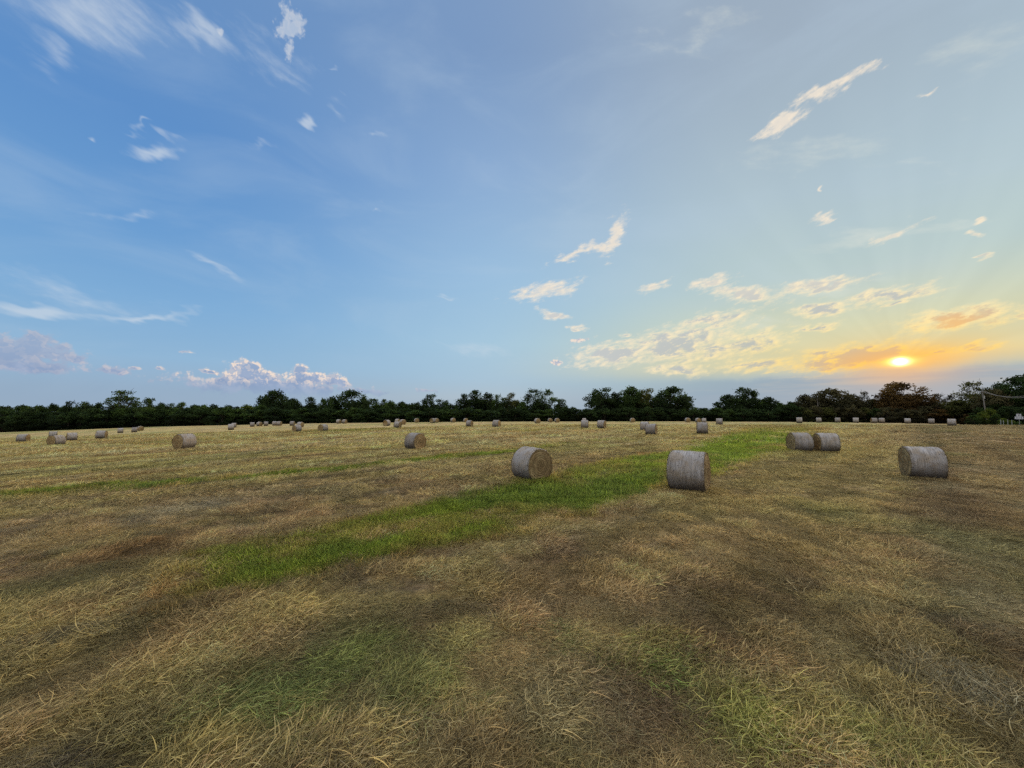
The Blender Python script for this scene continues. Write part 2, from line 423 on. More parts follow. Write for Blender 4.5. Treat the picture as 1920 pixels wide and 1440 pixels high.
    core = t.mix(cw, t.mix(gauss(.14, .04), core, rgb(226, 176, 116)), rgb(236, 184, 120))
    thick = t.remap(t.math('SUBTRACT', og[2], t.math('MULTIPLY', og[1], 2.6)), .34, .90)
    thick = t.math('MULTIPLY', thick, t.remap(el, .36, .20, .25, .92))
    gc = t.mix(thick, edge, core)
    col = t.mix(t.math('MULTIPLY', dgd, .93), col, gc)
    # grey bank under the sun
    bank = t.math('MULTIPLY', t.remap(t.math('SUBTRACT', bank_edge, el), -.003, .016), t.remap(sx, .30, .62))
    mb2 = t.node('ShaderNodeMapping'); mb2.inputs['Scale'].default_value = (2.2, 26, 1); t.put(mb2.inputs[0], P)
    strat = t.remap(t.noise(mb2.outputs[0], 2.2, 5, .6), .42, .68)
    bank = t.math('MULTIPLY', bank, t.math('SUBTRACT', .86, t.math('MULTIPLY', strat, .22)))
    col = t.mix(bank, col, t.mix(t.math('MULTIPLY', strat, t.remap(el, .02, .08)), rgb(138, 162, 182), rgb(184, 178, 172)))
    # sun core
    under = t.math('MULTIPLY', gauss(.075, .030, -.012), .50)
    col = t.mix(under, col, rgb(250, 178, 96))
    hot = gauss(.0082, .0052, .001)
    hot2 = gauss(.019, .0075, .001)
    col = t.mix(1.0, col, t.mix(hot2, (0, 0, 0, 1), (1.1, .75, .16, 1)), 'ADD')
    col = t.mix(1.0, col, t.mix(hot, (0, 0, 0, 1), (5.0, 4.3, 2.6, 1)), 'ADD')
    # physical sky adds only a very faint term over the whole dome
    nis = t.node('ShaderNodeTexSky'); nis.sky_type = 'NISHITA'; nis.sun_disc = False
    nis.sun_elevation = SUN_EL; nis.sun_rotation = SUN_AZ
    t.put(nis.inputs[0], D)
    # the part of the dome behind and overhead is unseen bright haze, added to lift the light on the field, below the horizon only dull ground light
    back = t.mix(t.remap(el, -.02, .02), rgb(120, 112, 90), rgb(224, 226, 230))
    fac = t.math('MULTIPLY', t.remap(cy, -.05, .40), t.remap(el, 1.20, .85))
    fac = t.math('MULTIPLY', fac, t.math('GREATER_THAN', el, -.10))
    bg = t.node('ShaderNodeBackground'); t.put(bg.inputs[0], col); bg.inputs[1].default_value = 1.0
    bb_ = t.node('ShaderNodeBackground'); t.put(bb_.inputs[0], back); bb_.inputs[1].default_value = 1.0
    ms = t.node('ShaderNodeMixShader'); t.put(ms.inputs[0], fac); t.put(ms.inputs[1], bb_.outputs[0]); t.put(ms.inputs[2], bg.outputs[0])
    bgn = t.node('ShaderNodeBackground'); t.put(bgn.inputs[0], nis.outputs[0]); bgn.inputs[1].default_value = .002
    ad = t.node('ShaderNodeAddShader'); t.put(ad.inputs[0], ms.outputs[0]); t.put(ad.inputs[1], bgn.outputs[0])
    out = t.node('ShaderNodeOutputWorld'); t.put(out.inputs[0], ad.outputs[0])
    w.cycles.sampling_method = 'MANUAL'; w.cycles.sample_map_resolution = 512

build_sky()

sl = bpy.data.lights.new('sun', 'SUN'); sl.energy = 2.1; sl.angle = math.radians(4.0); sl.color = (1.0, .74, .46)
so = bpy.data.objects.new('sun', sl); COL.objects.link(so)
so.rotation_euler = SUN_DIR.to_track_quat('Z', 'Y').to_euler(); so.location = (60, 60, 30)

cam = bpy.data.cameras.new('camera'); co = bpy.data.objects.new('camera', cam); COL.objects.link(co)
co.location = (0, 0, CAM_Z); co.rotation_euler = (PI / 2 + PITCH, 0, 0)
cam.sensor_width = 36; cam.lens = FPX / 1920 * 36; cam.clip_end = 8000; cam.clip_start = .05
sc.camera = co
sc.view_settings.view_transform = 'Standard'; sc.view_settings.look = 'None'
sc.view_settings.exposure = 0; sc.view_settings.gamma = 1
sc.cycles.max_bounces = 5; sc.cycles.diffuse_bounces = 2; sc.cycles.transparent_max_bounces = 4
sc.cycles.use_adaptive_sampling = True; sc.cycles.adaptive_threshold = .03; sc.cycles.use_denoising = False; sc.render.filter_size = 1.15

# ------------------------------------------------------------------ ground
def build_ground():
    def axis(c, lo, hi, n, a):
        u0 = -math.asinh((c - lo) / a); u1 = math.asinh((hi - c) / a)
        return c + a * np.sinh(np.linspace(u0, u1, n))
    xs = axis(0, -3500, 3500, 640, 6.0); ys = axis(7, -400, 5200, 620, 4.0)
    X, Y = np.meshgrid(xs, ys)
    Z = terrain(X, Y)
    gw = green_weight(X, Y); c = field_color(X, Y, gw)
    ny, nx = X.shape
    me = bpy.data.meshes.new('field_ground')
    V = np.stack([X, Y, Z], -1).reshape(-1, 3).astype(np.float32)
    me.vertices.add(len(V)); me.vertices.foreach_set('co', V.ravel())
    i = np.arange((ny - 1) * (nx - 1)); r = i // (nx - 1); q = i % (nx - 1); a = r * nx + q
    F = np.stack([a, a + 1, a + nx + 1, a + nx], -1).astype(np.int32)
    me.loops.add(F.size); me.loops.foreach_set('vertex_index', F.ravel())
    me.polygons.add(len(F)); me.polygons.foreach_set('loop_start', np.arange(0, F.size, 4, dtype=np.int32))
    me.polygons.foreach_set('loop_total', np.full(len(F), 4, dtype=np.int32))
    me.update(calc_edges=True)
    me.polygons.foreach_set('use_smooth', [True] * len(F))
    at = me.color_attributes.new('tint', 'FLOAT_COLOR', 'POINT')
    cc = np.concatenate([c.reshape(-1, 3), gw.reshape(-1, 1)], 1).astype(np.float32)
    at.data.foreach_set('color', cc.ravel())
    m, t, bs = material('field_soil_and_straw', 1.0)
    A = t.node('ShaderNodeAttribute', attribute_name='tint')
    tc = t.node('ShaderNodeTexCoord'); P = tc.outputs['Object']
    def rows(sx, sy):
        mp = t.node('ShaderNodeMapping'); mp.inputs['Rotation'].default_value = (0, 0, AZD - PI / 2 if False else (AZD))
        mp.inputs['Scale'].default_value = (sx, sy, 1); t.put(mp.inputs[0], P)
        return mp.outputs[0]
    # rotate so that y runs along the rows
    streak = t.noise(rows(1.3, .35), 1.0, 8, .72)
    fine = t.noise(P, 26, 6, .75); fleck = t.noise(P, 90, 3, .6); clod = t.noise(P, 4.2, 6, .66)
    far = t.remap(t.vmath('LENGTH', P, out=1), 12, 45)
    k = t.remap(streak, .30, .70, .52, 1.42, False)
    k = t.math('MULTIPLY', k, t.remap(fine, .3, .7, .62, 1.38, False))
    k = t.math('MULTIPLY', k, t.remap(clod, .34, .66, .60, 1.3, False))
    k = t.math('MULTIPLY', k, t.remap(fleck, .3, .7, .75, 1.3, False))
    k = t.math('MULTIPLY', k, t.remap(far, 0, 1, .78, 1.12, False))
    colr = t.mix(1.0, A.outputs[0], t.xyz(k, k, k), 'MULTIPLY')
    hue = t.remap(t.noise(rows(.5, .13), 1.0, 5, .65), .42, .62)
    colr = t.mix(t.math('MULTIPLY', hue, .25), colr, t.mix(1.0, colr, (1.12, .88, .75, 1), 'MULTIPLY'))
    t.put(bs.inputs['Base Color'], colr)
    h = t.math('ADD', t.math('MULTIPLY', clod, .10), t.math('MULTIPLY', t.math('ADD', fine, t.math('MULTIPLY', fleck, .4)), .035))
    h = t.math('ADD', h, t.math('MULTIPLY', streak, .22))
    bp = t.node('ShaderNodeBump'); bp.inputs['Strength'].default_value = .9; bp.inputs['Distance'].default_value = 1.0
    t.put(bp.inputs['Height'], h); t.put(bs.inputs['Normal'], bp.outputs[0])
    me.materials.append(m)
    obj('ground', me, kind='structure')
build_ground()

# ------------------------------------------------------------------ mown hay and grass
def blade_material(name, green=False):
    m, t, bs = material(name, .75)
    A = t.node('ShaderNodeAttribute', attribute_name='tint'); A.attribute_type = 'INSTANCER'
    B = t.node('ShaderNodeAttribute', attribute_name='shade')
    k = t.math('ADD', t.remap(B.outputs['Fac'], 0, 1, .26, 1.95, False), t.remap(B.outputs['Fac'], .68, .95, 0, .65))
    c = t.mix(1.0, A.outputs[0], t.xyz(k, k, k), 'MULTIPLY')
    oi = t.node('ShaderNodeObjectInfo')
    r2 = t.math('FRACT', t.math('MULTIPLY', B.outputs['Fac'], 7.31))
    if green:
        c = t.mix(t.math('MULTIPLY', r2, .5), c, t.mix(1.0, c, (1.7, 1.12, .8, 1), 'MULTIPLY'))
    else:
        c = t.mix(t.math('MULTIPLY', r2, .7), c, t.mix(1.0, c, (.90, 1.04, .98, 1), 'MULTIPLY'))
        c = t.mix(t.remap(r2, .80, .86, 0, .55, False), c, t.mix(1.0, c, (1.30, 1.32, 1.55, 1), 'MULTIPLY'))
    t.put(bs.inputs['Base Color'], c)
    tr = t.node('ShaderNodeBsdfTranslucent'); t.put(tr.inputs[0], c)
    mx = t.node('ShaderNodeMixShader'); mx.inputs[0].default_value = .34
    t.put(mx.inputs[1], bs.outputs[0]); t.put(mx.inputs[2], tr.outputs[0])
    out = m.node_tree.nodes['Material Output']; t.put(out.inputs[0], mx.outputs[0])
    return m

def clump(name, n, rad, length, width, upright, curl, spread, mat, seed, segs=3, z0=.0, zr=.03):
    """a bunch of thin bent ribbons; every ribbon starts near the clump's foot"""
    g = np.random.default_rng(seed)
    r = rad * np.sqrt(g.random(n)); a = g.random(n) * 2 * PI
    base = np.stack([r * np.cos(a), r * np.sin(a), z0 + g.random(n) * zr], -1)
    L = length * (0.55 + .9 * g.random(n)); W = width * (.7 + .7 * g.random(n))
    head = g.normal(0, spread, n)
    up = np.clip(g.normal(upright, .20, n), -.15, 1.35)         # start pitch in radians
    cur = g.normal(curl, .55, n)                            # pitch change over the blade
    side = g.normal(0, .45, n)                               # turning sideways
    pts = [base]; hd = head.copy(); pt = up.copy()
    for k in range(segs):
        d = np.stack([np.cos(hd) * np.cos(pt), np.sin(hd) * np.cos(pt), np.sin(pt)], -1)
        pts.append(pts[-1] + d * (L / segs)[:, None])
        hd = hd + side / segs; pt = pt - cur / segs
    pts = np.stack(pts, 1); pts[..., 2] = np.maximum(pts[..., 2], .004)
    roll = g.normal(0, .8, n)
    wv = np.stack([-np.sin(head) * np.cos(roll), np.cos(head) * np.cos(roll), np.sin(roll)], -1)
    tap = np.linspace(1, .25, segs + 1)
    Lf = pts - wv[:, None, :] * (W[:, None] * tap[None])[..., None] / 2
    Rt = pts + wv[:, None, :] * (W[:, None] * tap[None])[..., None] / 2
    quads = np.stack([Lf[:, :-1], Rt[:, :-1], Rt[:, 1:], Lf[:, 1:]], 2).reshape(-1, 3)
    me = quads_mesh(name, quads, n * segs, (mat,))
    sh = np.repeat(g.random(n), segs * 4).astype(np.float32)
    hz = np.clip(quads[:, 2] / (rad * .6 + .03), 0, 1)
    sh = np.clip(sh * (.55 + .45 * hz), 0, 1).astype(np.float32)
    at = me.attributes.new('shade', 'FLOAT', 'POINT'); at.data.foreach_set('value', sh)
    return bpy.data.objects.new(name, me)

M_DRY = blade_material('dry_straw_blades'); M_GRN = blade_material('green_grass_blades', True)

def scatter(name, kinds_col, pts, pick, rot, scl, tint, **props):
    me = bpy.data.meshes.new(name); n = len(pts)
    me.vertices.add(n); me.vertices.foreach_set('co', pts.astype(np.float32).ravel())
    a = me.attributes.new('pick', 'INT', 'POINT'); a.data.foreach_set('value', pick.astype(np.int32))
    a = me.attributes.new('turn', 'FLOAT_VECTOR', 'POINT'); a.data.foreach_set('vector', rot.astype(np.float32).ravel())
    a = me.attributes.new('size', 'FLOAT_VECTOR', 'POINT'); a.data.foreach_set('vector', scl.astype(np.float32).ravel())
    a = me.attributes.new('tint', 'FLOAT_COLOR', 'POINT')
    a.data.foreach_set('color', np.concatenate([tint, np.ones((n, 1))], 1).astype(np.float32).ravel())
    me.update()
    o = obj(name, me, **props)
    ng = bpy.data.node_groups.new(name + '_scatter', 'GeometryNodeTree')
    ng.interface.new_socket('Geometry', in_out='INPUT', socket_type='NodeSocketGeometry')
    ng.interface.new_socket('Geometry', in_out='OUTPUT', socket_type='NodeSocketGeometry')
    t = NT(ng); gi = t.node('NodeGroupInput'); go = t.node('NodeGroupOutput')
    ci = t.node('GeometryNodeCollectionInfo'); ci.inputs[0].default_value = kinds_col
    ci.inputs['Separate Children'].default_value = True; ci.inputs['Reset Children'].default_value = True
    mp = t.node('GeometryNodeMeshToPoints')
    t.put(mp.inputs[0], gi.outputs[0])
    ip = t.node('GeometryNodeInstanceOnPoints'); t.put(ip.inputs['Points'], mp.outputs[0]); t.put(ip.inputs['Instance'], ci.outputs[0])
    ip.inputs['Pick Instance'].default_value = True
    def na(nm, dt):
        k = t.node('GeometryNodeInputNamedAttribute', data_type=dt); k.inputs[0].default_value = nm
        return k.outputs[0]
    t.put(ip.inputs['Instance Index'], na('pick', 'INT'))
    e2r = t.node('FunctionNodeEulerToRotation'); t.put(e2r.inputs[0], na('turn', 'FLOAT_VECTOR'))
    t.put(ip.inputs['Rotation'], e2r.outputs[0]); t.put(ip.inputs['Scale'], na('size', 'FLOAT_VECTOR'))
    t.put(go.inputs[0], ip.outputs[0])
    md = o.modifiers.new('scatter', 'NODES'); md.node_group = ng
    return o

def normals(X, Y):
    e = .25
    gx = (terrain(X + e, Y) - terrain(X - e, Y)) / (2 * e); gy = (terrain(X, Y + e) - terrain(X, Y - e)) / (2 * e)
    return gx, gy

def field_points(y0, y1, dens, side=1.42, pad=1.6):
    """jittered points over the visible wedge of the field"""
    n = int(dens * (side * (y1 ** 2 - y0 ** 2) + 2 * pad * (y1 - y0)))
    out = []
    Y = y0 + (y1 - y0) * RNG.random(int(n * 2.2)); X = (RNG.random(len(Y)) * 2 - 1) * (side * y1 + pad)
    k = np.abs(X) < side * Y + pad
    X, Y = X[k], Y[k]
    return X[:n], Y[:n]

BALE_SPOTS = []   # filled in below: x, y, radius, of the nearest bales

def build_grass():
    dry = bpy.data.collections.new('straw_clumps'); grn = bpy.data.collections.new('grass_clumps')
    spec = []
    # 0-2 near matted straw, 3-4 near tufts, 5-6 mid, 7-8 far
    for k in range(3): dry.objects.link(clump('straw_%02d' % k, 105, .24, .125, .0058, .11, .25, (1.0, .6, 1.7)[k], M_DRY, 10 + k, 4, .0, .035))
    for k in range(3, 5): dry.objects.link(clump('straw_%02d' % k, 95, .18, .095, .0054, .40, .75, (1.2, 1.9)[k - 3], M_DRY, 10 + k, 4, .0, .03))
    for k in range(5, 7): dry.objects.link(clump('straw_%02d' % k, 90, .42, .20, .013, .22, .30, 1.1, M_DRY, 10 + k, 2, .0, .04))
    for k in range(7, 9): dry.objects.link(clump('straw_%02d' % k, 70, .36, .14, .012, .50, .7, 1.5, M_DRY, 10 + k, 2))
    for k in range(9, 11): dry.objects.link(clump('straw_%02d' % k, 60, 1.1, .42, .035, .22, .2, .9, M_DRY, 10 + k, 1))
    for k in range(3): grn.objects.link(clump('tuft_%02d' % k, 90, .22, .10, .0075, .85, .6, 2.6, M_GRN, 40 + k, 3))
    for k in range(3, 5): grn.objects.link(clump('tuft_%02d' % k, 100, .44, .13, .014, .85, .5, 2.6, M_GRN, 40 + k, 2))
    for k in range(5, 7): grn.objects.link(clump('tuft_%02d' % k, 80, 1.1, .20, .035, .7, .3, 2.6, M_GRN, 40 + k, 1))
    D = dict(p=[], k=[], r=[], s=[], c=[]); G = dict(p=[], k=[], r=[], s=[], c=[])
    for (y0, y1, dens, lod) in ((2.4, 6.5, 120, 0), (6.5, 14, 60, 0), (14, 36, 12, 1), (36, 90, 1.6, 2)):
        X, Y = field_points(y0, y1, dens)
        ok = np.ones(len(X), bool)
        for (bx, by, br) in BALE_SPOTS: ok &= (X - bx) ** 2 + (Y - by) ** 2 > (br * .55) ** 2
        X, Y = X[ok], Y[ok]; n = len(X)
        jt = np.clip(.12 + .012 * Y, 0, .7); Xj = X + RNG.normal(0, 1, n) * jt; Yj = Y + RNG.normal(0, 1, n) * jt
        gw = green_weight(X + (Xj - X) * .6, Y + (Yj - Y) * .6); gsel = RNG.random(n) < gw * .94
        tuftn = fbm(X * 1.15, Y * 1.15, 201, 3) + .35 * (fbm(X * 3, Y * 3, 207, 2) - .5)
        bare = fbm(X * .5, Y * .5, 211, 4)
        c = field_color(Xj, Yj, gw * gsel)
        lum = .72 + 1.0 * RNG.random(n) ** 1.3
        # height of the mat: thick windrow remains against thin stubble
        s_, r_ = sr(X, Y); rown = fbm(s_ * .16, r_ * .95, 205, 4)
        fw = sstep(8, 22, Y); thick = sstep(.42, .64, tuftn * (1 - fw) + rown * fw + .05 * np.sin(r_ * 2 * PI / 3.1))
        thick = thick * (1 - .45 * (1 - sstep(-.5, .6, r_)) * sstep(4, 9, s_))
        if y0 < 10:
            for (x0_, y0_, rad_, c_, a_) in SP_W:
                if c_[1] > c_[0]: thick = np.maximum(thick, .85 * a_ * np.exp(-((X - x0_) ** 2 + (Y - y0_) ** 2) / rad_ ** 2))
        keep = RNG.random(n) < np.where(gsel, 1.0, .72 + .28 * sstep(.28, .50, 1 - bare + .2 * thick))
        flow = AZD * 0 + (fbm(X * .35, Y * .35, 221, 3) - .5) * 7.0 + .8
        ang = flow + RNG.normal(0, .5, n)
        gx, gy = normals(X, Y)
        Z = terrain(X, Y)
        for sel, T, green in ((keep & ~gsel, D, False), (keep & gsel, G, True)):
            m = sel.sum(); x, y, z = X[sel], Y[sel], Z[sel]
            T['p'].append(np.stack([x, y, z - .004], -1))
            T['r'].append(np.stack([np.arctan(gy[sel]), -np.arctan(gx[sel]), ang[sel]], -1) * np.array([1, 1, 1]))
            th = thick[sel]
            if green:
                kk = (RNG.integers(0, 3, m), 3 + RNG.integers(0, 2, m), 5 + RNG.integers(0, 2, m))[lod]
                hz = .55 + .6 * RNG.random(m) + .25 * fbm(x, y, 231, 2)
                s = .8 + .5 * RNG.random(m)
                T['c'].append(c[sel] * (lum[sel] * 1.05)[:, None])
            else:
                up = RNG.random(m) < (.10 + .50 * th)
                if lod == 0: kk = np.where(up, 3 + RNG.integers(0, 2, m), RNG.integers(0, 3, m))
                elif lod == 1: kk = np.where(up, 7 + RNG.integers(0, 2, m), 5 + RNG.integers(0, 2, m))
                else: kk = 9 + RNG.integers(0, 2, m)
                s = .65 + .55 * RNG.random(m) + .25 * th
                hz = s * (.45 + .75 * th)
                if lod == 2: hz = s * (.35 + .5 * th)
                T['c'].append(c[sel] * (lum[sel] * (.92 + .30 * th))[:, None])
            T['k'].append(kk); T['s'].append(np.stack([s, s, hz if not green else hz * s], -1))
    # grass left standing round the feet of the nearest bales
    for (bx, by, br) in BALE_SPOTS:
        n = int(130 if by < 40 else 60); a = RNG.random(n) * 2 * PI; rr = br * (.62 + .38 * RNG.random(n))
        x = bx + rr * np.cos(a); y = by + rr * np.sin(a)
        gw = green_weight(x, y); c = field_color(x, y, gw)
        for sel, T, off in ((gw < .35, D, 3), (gw >= .35, G, 0)):
            m = sel.sum()
            if not m: continue
            T['p'].append(np.stack([x[sel], y[sel], terrain(x[sel], y[sel]) - .01], -1))
            T['r'].append(np.stack([np.zeros(m), np.zeros(m), RNG.random(m) * 6.28], -1))
            T['k'].append(off + RNG.integers(0, 2, m)); s = 1.1 + .9 * RNG.random(m)
            T['s'].append(np.stack([s, s, s * 1.15], -1)); T['c'].append(c[sel] * (.8 + .7 * RNG.random(m))[:, None])
    for T, cl, nm, lb, ct in ((D, dry, 'mown_hay', 'matted tan and brown mown hay stubble covering the field', 'mown hay'),
                              (G, grn, 'green_grass', 'bright green grass regrowing in bands across the mown field', 'grass')):
        scatter(nm, cl, np.concatenate(T['p']), np.concatenate(T['k']), np.concatenate(T['r']), np.concatenate(T['s']), np.clip(np.concatenate(T['c']), 0, .9),
                kind='stuff', label=lb, category=ct)
        print(nm, sum(len(q) for q in T['p']))

# ------------------------------------------------------------------ round bales
def wrap_material():
    m, t, bs = material('net_wrapped_hay', .95)
    tc = t.node('ShaderNodeTexCoord'); P = tc.outputs['Object']; oi = t.node('ShaderNodeObjectInfo')
    off = t.vmath('SCALE', t.xyz(oi.outputs['Random'], oi.outputs['Random'], oi.outputs['Random']), scale=37.0)
    def mp(s):
        k = t.node('ShaderNodeMapping'); k.inputs['Scale'].default_value = s; t.put(k.inputs[0], t.vmath('ADD', P, off)); return k.outputs[0]
    streak = t.noise(mp((34, 1.6, 1.6)), 1.0, 4, .7)
    straw = t.noise(mp((16, 34, 34)), 1.0, 6, .75)
    patch = t.noise(mp((1, 1, 1)), 2.6, 5, .6)
    spots = t.noise(mp((1, 1, 1)), 13, 3, .5)
    c = t.mix(t.remap(patch, .38, .64), (.395, .37, .345, 1), (.345, .285, .215, 1))
    c = t.mix(t.remap(straw, .44, .62, 0, .7), c, (.19, .175, .165, 1))
    k = t.math('MULTIPLY', t.remap(streak, .3, .7, .56, 1.46, False), t.remap(straw, .3, .7, .64, 1.38, False))
    k = t.math('MULTIPLY', k, t.remap(oi.outputs['Random'], 0, 1, .84, 1.12, False))
    c = t.mix(1.0, c, t.xyz(k, k, k), 'MULTIPLY')
    c = t.mix(t.remap(spots, .60, .70, 0, .65), c, (.10, .085, .08, 1))
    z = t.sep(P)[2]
    low_shade = t.remap(t.math('ADD', z, t.math('MULTIPLY', t.math('SUBTRACT', spots, .5), .5)), .98, .06, 0, .90)  # shading of the lower half, painted into the wrap colour
    top_light = t.remap(t.math('ADD', z, t.math('MULTIPLY', t.math('SUBTRACT', straw, .5), .35)), 1.15, 1.5, 1.0, 1.38)  # skylight on the top of the bale, painted as a paler wrap colour
    c = t.mix(1.0, c, t.xyz(top_light, top_light, t.math('MULTIPLY', top_light, 1.03)), 'MULTIPLY')
    c = t.mix(low_shade, c, (.055, .047, .043, 1))
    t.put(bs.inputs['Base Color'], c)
    bp = t.node('ShaderNodeBump'); bp.inputs['Distance'].default_value = .02; bp.inputs['Strength'].default_value = .9
    t.put(bp.inputs['Height'], t.math('ADD', streak, t.math('MULTIPLY', straw, 1.3))); t.put(bs.inputs['Normal'], bp.outputs[0])
    return m

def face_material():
    m, t, bs = material('rolled_hay_end', 1.0)
    tc = t.node('ShaderNodeTexCoord'); P = tc.outputs['Object']
    x, y, z = t.sep(P)[0:3]
    zz = t.math('SUBTRACT', z, .75)
    r = t.math('SQRT', t.math('ADD', t.math('MULTIPLY', y, y), t.math('MULTIPLY', zz, zz)))
    a = t.math('ARCTAN2', y, zz)
    n1 = t.noise(P, 7, 4, .65); n2 = t.noise(P, 38, 5, .72); n3 = t.noise(P, 2.3, 4, .6)
    spin = t.math('ADD', t.math('MULTIPLY', r, 62), t.math('ADD', a, t.math('MULTIPLY', n1, 7)))
    ring = t.math('ADD', t.math('MULTIPLY', t.math('SINE', spin), .5), .5)
    ring2 = t.math('ADD', t.math('MULTIPLY', t.math('SINE', t.math('MULTIPLY', spin, .37)), .5), .5)
    c = t.mix(t.remap(n3, .4, .62), (.27, .185, .09, 1), (.37, .275, .14, 1))
    k = t.math('MULTIPLY', t.remap(ring, 0, 1, .72, 1.18, False), t.remap(n2, .3, .7, .50, 1.5, False))
    k = t.math('MULTIPLY', k, t.remap(ring2, 0, 1, .82, 1.12, False))
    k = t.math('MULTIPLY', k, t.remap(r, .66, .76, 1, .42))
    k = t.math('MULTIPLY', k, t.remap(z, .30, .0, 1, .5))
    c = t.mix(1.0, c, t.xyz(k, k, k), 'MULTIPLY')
    t.put(bs.inputs['Base Color'], c)
    bp = t.node('ShaderNodeBump'); bp.inputs['Distance'].default_value = .03; bp.inputs['Strength'].default_value = .8
    t.put(bp.inputs['Height'], t.math('ADD', t.math('MULTIPLY', ring, .5), n2)); t.put(bs.inputs['Normal'], bp.outputs[0])
    return m

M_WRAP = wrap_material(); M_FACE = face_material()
BR, BL = .75, .61   # radius and half length

def bale_shape(P, seed):
    """slump of a bale standing in the field: flat foot, a little lean and lumps"""
    P = np.array(P, float); g = np.random.default_rng(seed); ph = g.random(6) * 6.28
    a = np.arctan2(P[:, 1], P[:, 2]); rr = np.hypot(P[:, 1], P[:, 2]) / BR
    k = 1 + rr * (.010 * np.sin(2 * a + ph[0]) + .008 * np.sin(3 * a + ph[1]) + .007 * np.sin(5 * a + ph[2] + P[:, 0] * 3) + .005 * np.sin(9 * a + ph[3] - 5 * P[:, 0]))
    P[:, 1] *= k; P[:, 2] *= k
    P[:, 0] += .018 * np.sin(a * 2 + ph[4]) * rr * np.sign(P[:, 0])
    fl = P[:, 2] < -.66
    P[fl, 2] = -.66 + (P[fl, 2] + .66) * .42
    sag = np.clip(-P[:, 2] / BR, 0, 1)
    P[:, 1] *= 1 + .035 * sag
    P[:, 2] += .70
    P[:, 2] *= 1.5 / (1.5 - .045)
    return P

def bale_meshes(seed):
    g = np.random.default_rng(seed)
    na, nx = 96, 22
    prof = []
    for k in range(nx):
        u = -1 + 2 * k / (nx - 1); x = BL * u
        e = max(0, (abs(u) - .86) / .14)
        prof.append((x * (1 - .0), BR * (1 - .045 * e ** 2.2 + .006 * math.cos(u * 9 + seed) - .004 * abs(u))))
    V = []; F = []
    for (x, r) in prof:
        for j in range(na):
            a = 2 * PI * j / na
            V.append((x, r * math.sin(a), r * math.cos(a)))
    for i in range(nx - 1):
        for j in range(na):
            F.append((i * na + j, i * na + (j + 1) % na, (i + 1) * na + (j + 1) % na, (i + 1) * na + j))
    V = bale_shape(V, seed); V[:, 0] += 0
    V += g.normal(0, .0025, V.shape)
    # hay working out through the net, thickest along the two rims
    ns = 900; off = len(V); SV = []; SF = []
    for k in range(ns):
        a = g.random() * 2 * PI; x = BL * (g.uniform(.90, 1.0) * g.choice([-1, 1]) if k % 3 else g.uniform(-1, 1))
        p = np.array([x, BR * .985 * math.sin(a), BR * .985 * math.cos(a)]); outw = np.array([0, math.sin(a), math.cos(a)]); tg = np.array([0, math.cos(a), -math.sin(a)])
        d = outw * abs(g.normal(.35, .3)) + tg * g.normal(0, 1) + np.array([g.normal(0, .7), 0, 0]); d /= np.linalg.norm(d)
        L = .03 + .07 * g.random(); w = np.cross(d, outw + [.1, .2, .1]); w *= .0032 / (np.linalg.norm(w) + 1e-6); e = p + d * L
        SV += [p - w, p + w, e + w * .4, e - w * .4]; b = off + len(SV) - 4; SF.append((b, b + 1, b + 2, b + 3))
    SV = bale_shape(SV, seed)
    V = np.concatenate([V, SV]); nsm = len(F); F += SF
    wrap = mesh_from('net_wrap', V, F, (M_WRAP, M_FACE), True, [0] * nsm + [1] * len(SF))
    faces = []
    for sgn in (-1, 1):
        nr = 22; FV = [(sgn * (BL + .02), 0, 0)]; FF = []
        for i in range(1, nr + 1):
            q = i / nr; r = BR * .955 * q
            for j in range(na):
                a = 2 * PI * j / na
                x = BL + .022 * (1 - q ** 3) + .012 * math.sin(r * 62 + a + 1.5 * math.sin(3 * a)) * (q < .97) + g.normal(0, .004) - (.012 if i == nr else 0)
                FV.append((sgn * x, r * math.sin(a), r * math.cos(a)))
        for j in range(na): FF.append((0, 1 + j, 1 + (j + 1) % na))
        for i in range(nr - 1):
            for j in range(na):
                a0 = 1 + i * na
                FF.append((a0 + j, a0 + na + j, a0 + na + (j + 1) % na, a0 + (j + 1) % na))
        FV = bale_shape(FV, seed)
        # loose straws bristling from the face and its rim
        ns = 420; off = len(FV); SV = []; SF = []
        for k in range(ns):
            q = math.sqrt(g.random()) if k % 2 else .93 + .07 * g.random()
            a = g.random() * 2 * PI; r = BR * .97 * q
            p = np.array([sgn * (BL - .005), r * math.sin(a), r * math.cos(a)])
            tang = np.array([0, math.cos(a), -math.sin(a)]); outw = np.array([0, math.sin(a), math.cos(a)])
            d = tang * g.normal(0, 1) + outw * g.normal(.15, .5) + np.array([sgn * abs(g.normal(.25, .35)), 0, 0])
            d /= np.linalg.norm(d); L = .04 + .10 * g.random(); w = np.cross(d, [sgn, .3, .2]); w /= np.linalg.norm(w) + 1e-6
            e = p + d * L; w = w * .004
            SV += [p - w, p + w, e + w * .4, e - w * .4]
            b = off + len(SV) - 4; SF.append((b, b + 1, b + 2, b + 3))
        SV = bale_shape(SV, seed)
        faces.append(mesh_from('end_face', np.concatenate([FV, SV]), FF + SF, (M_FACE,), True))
    return wrap, faces

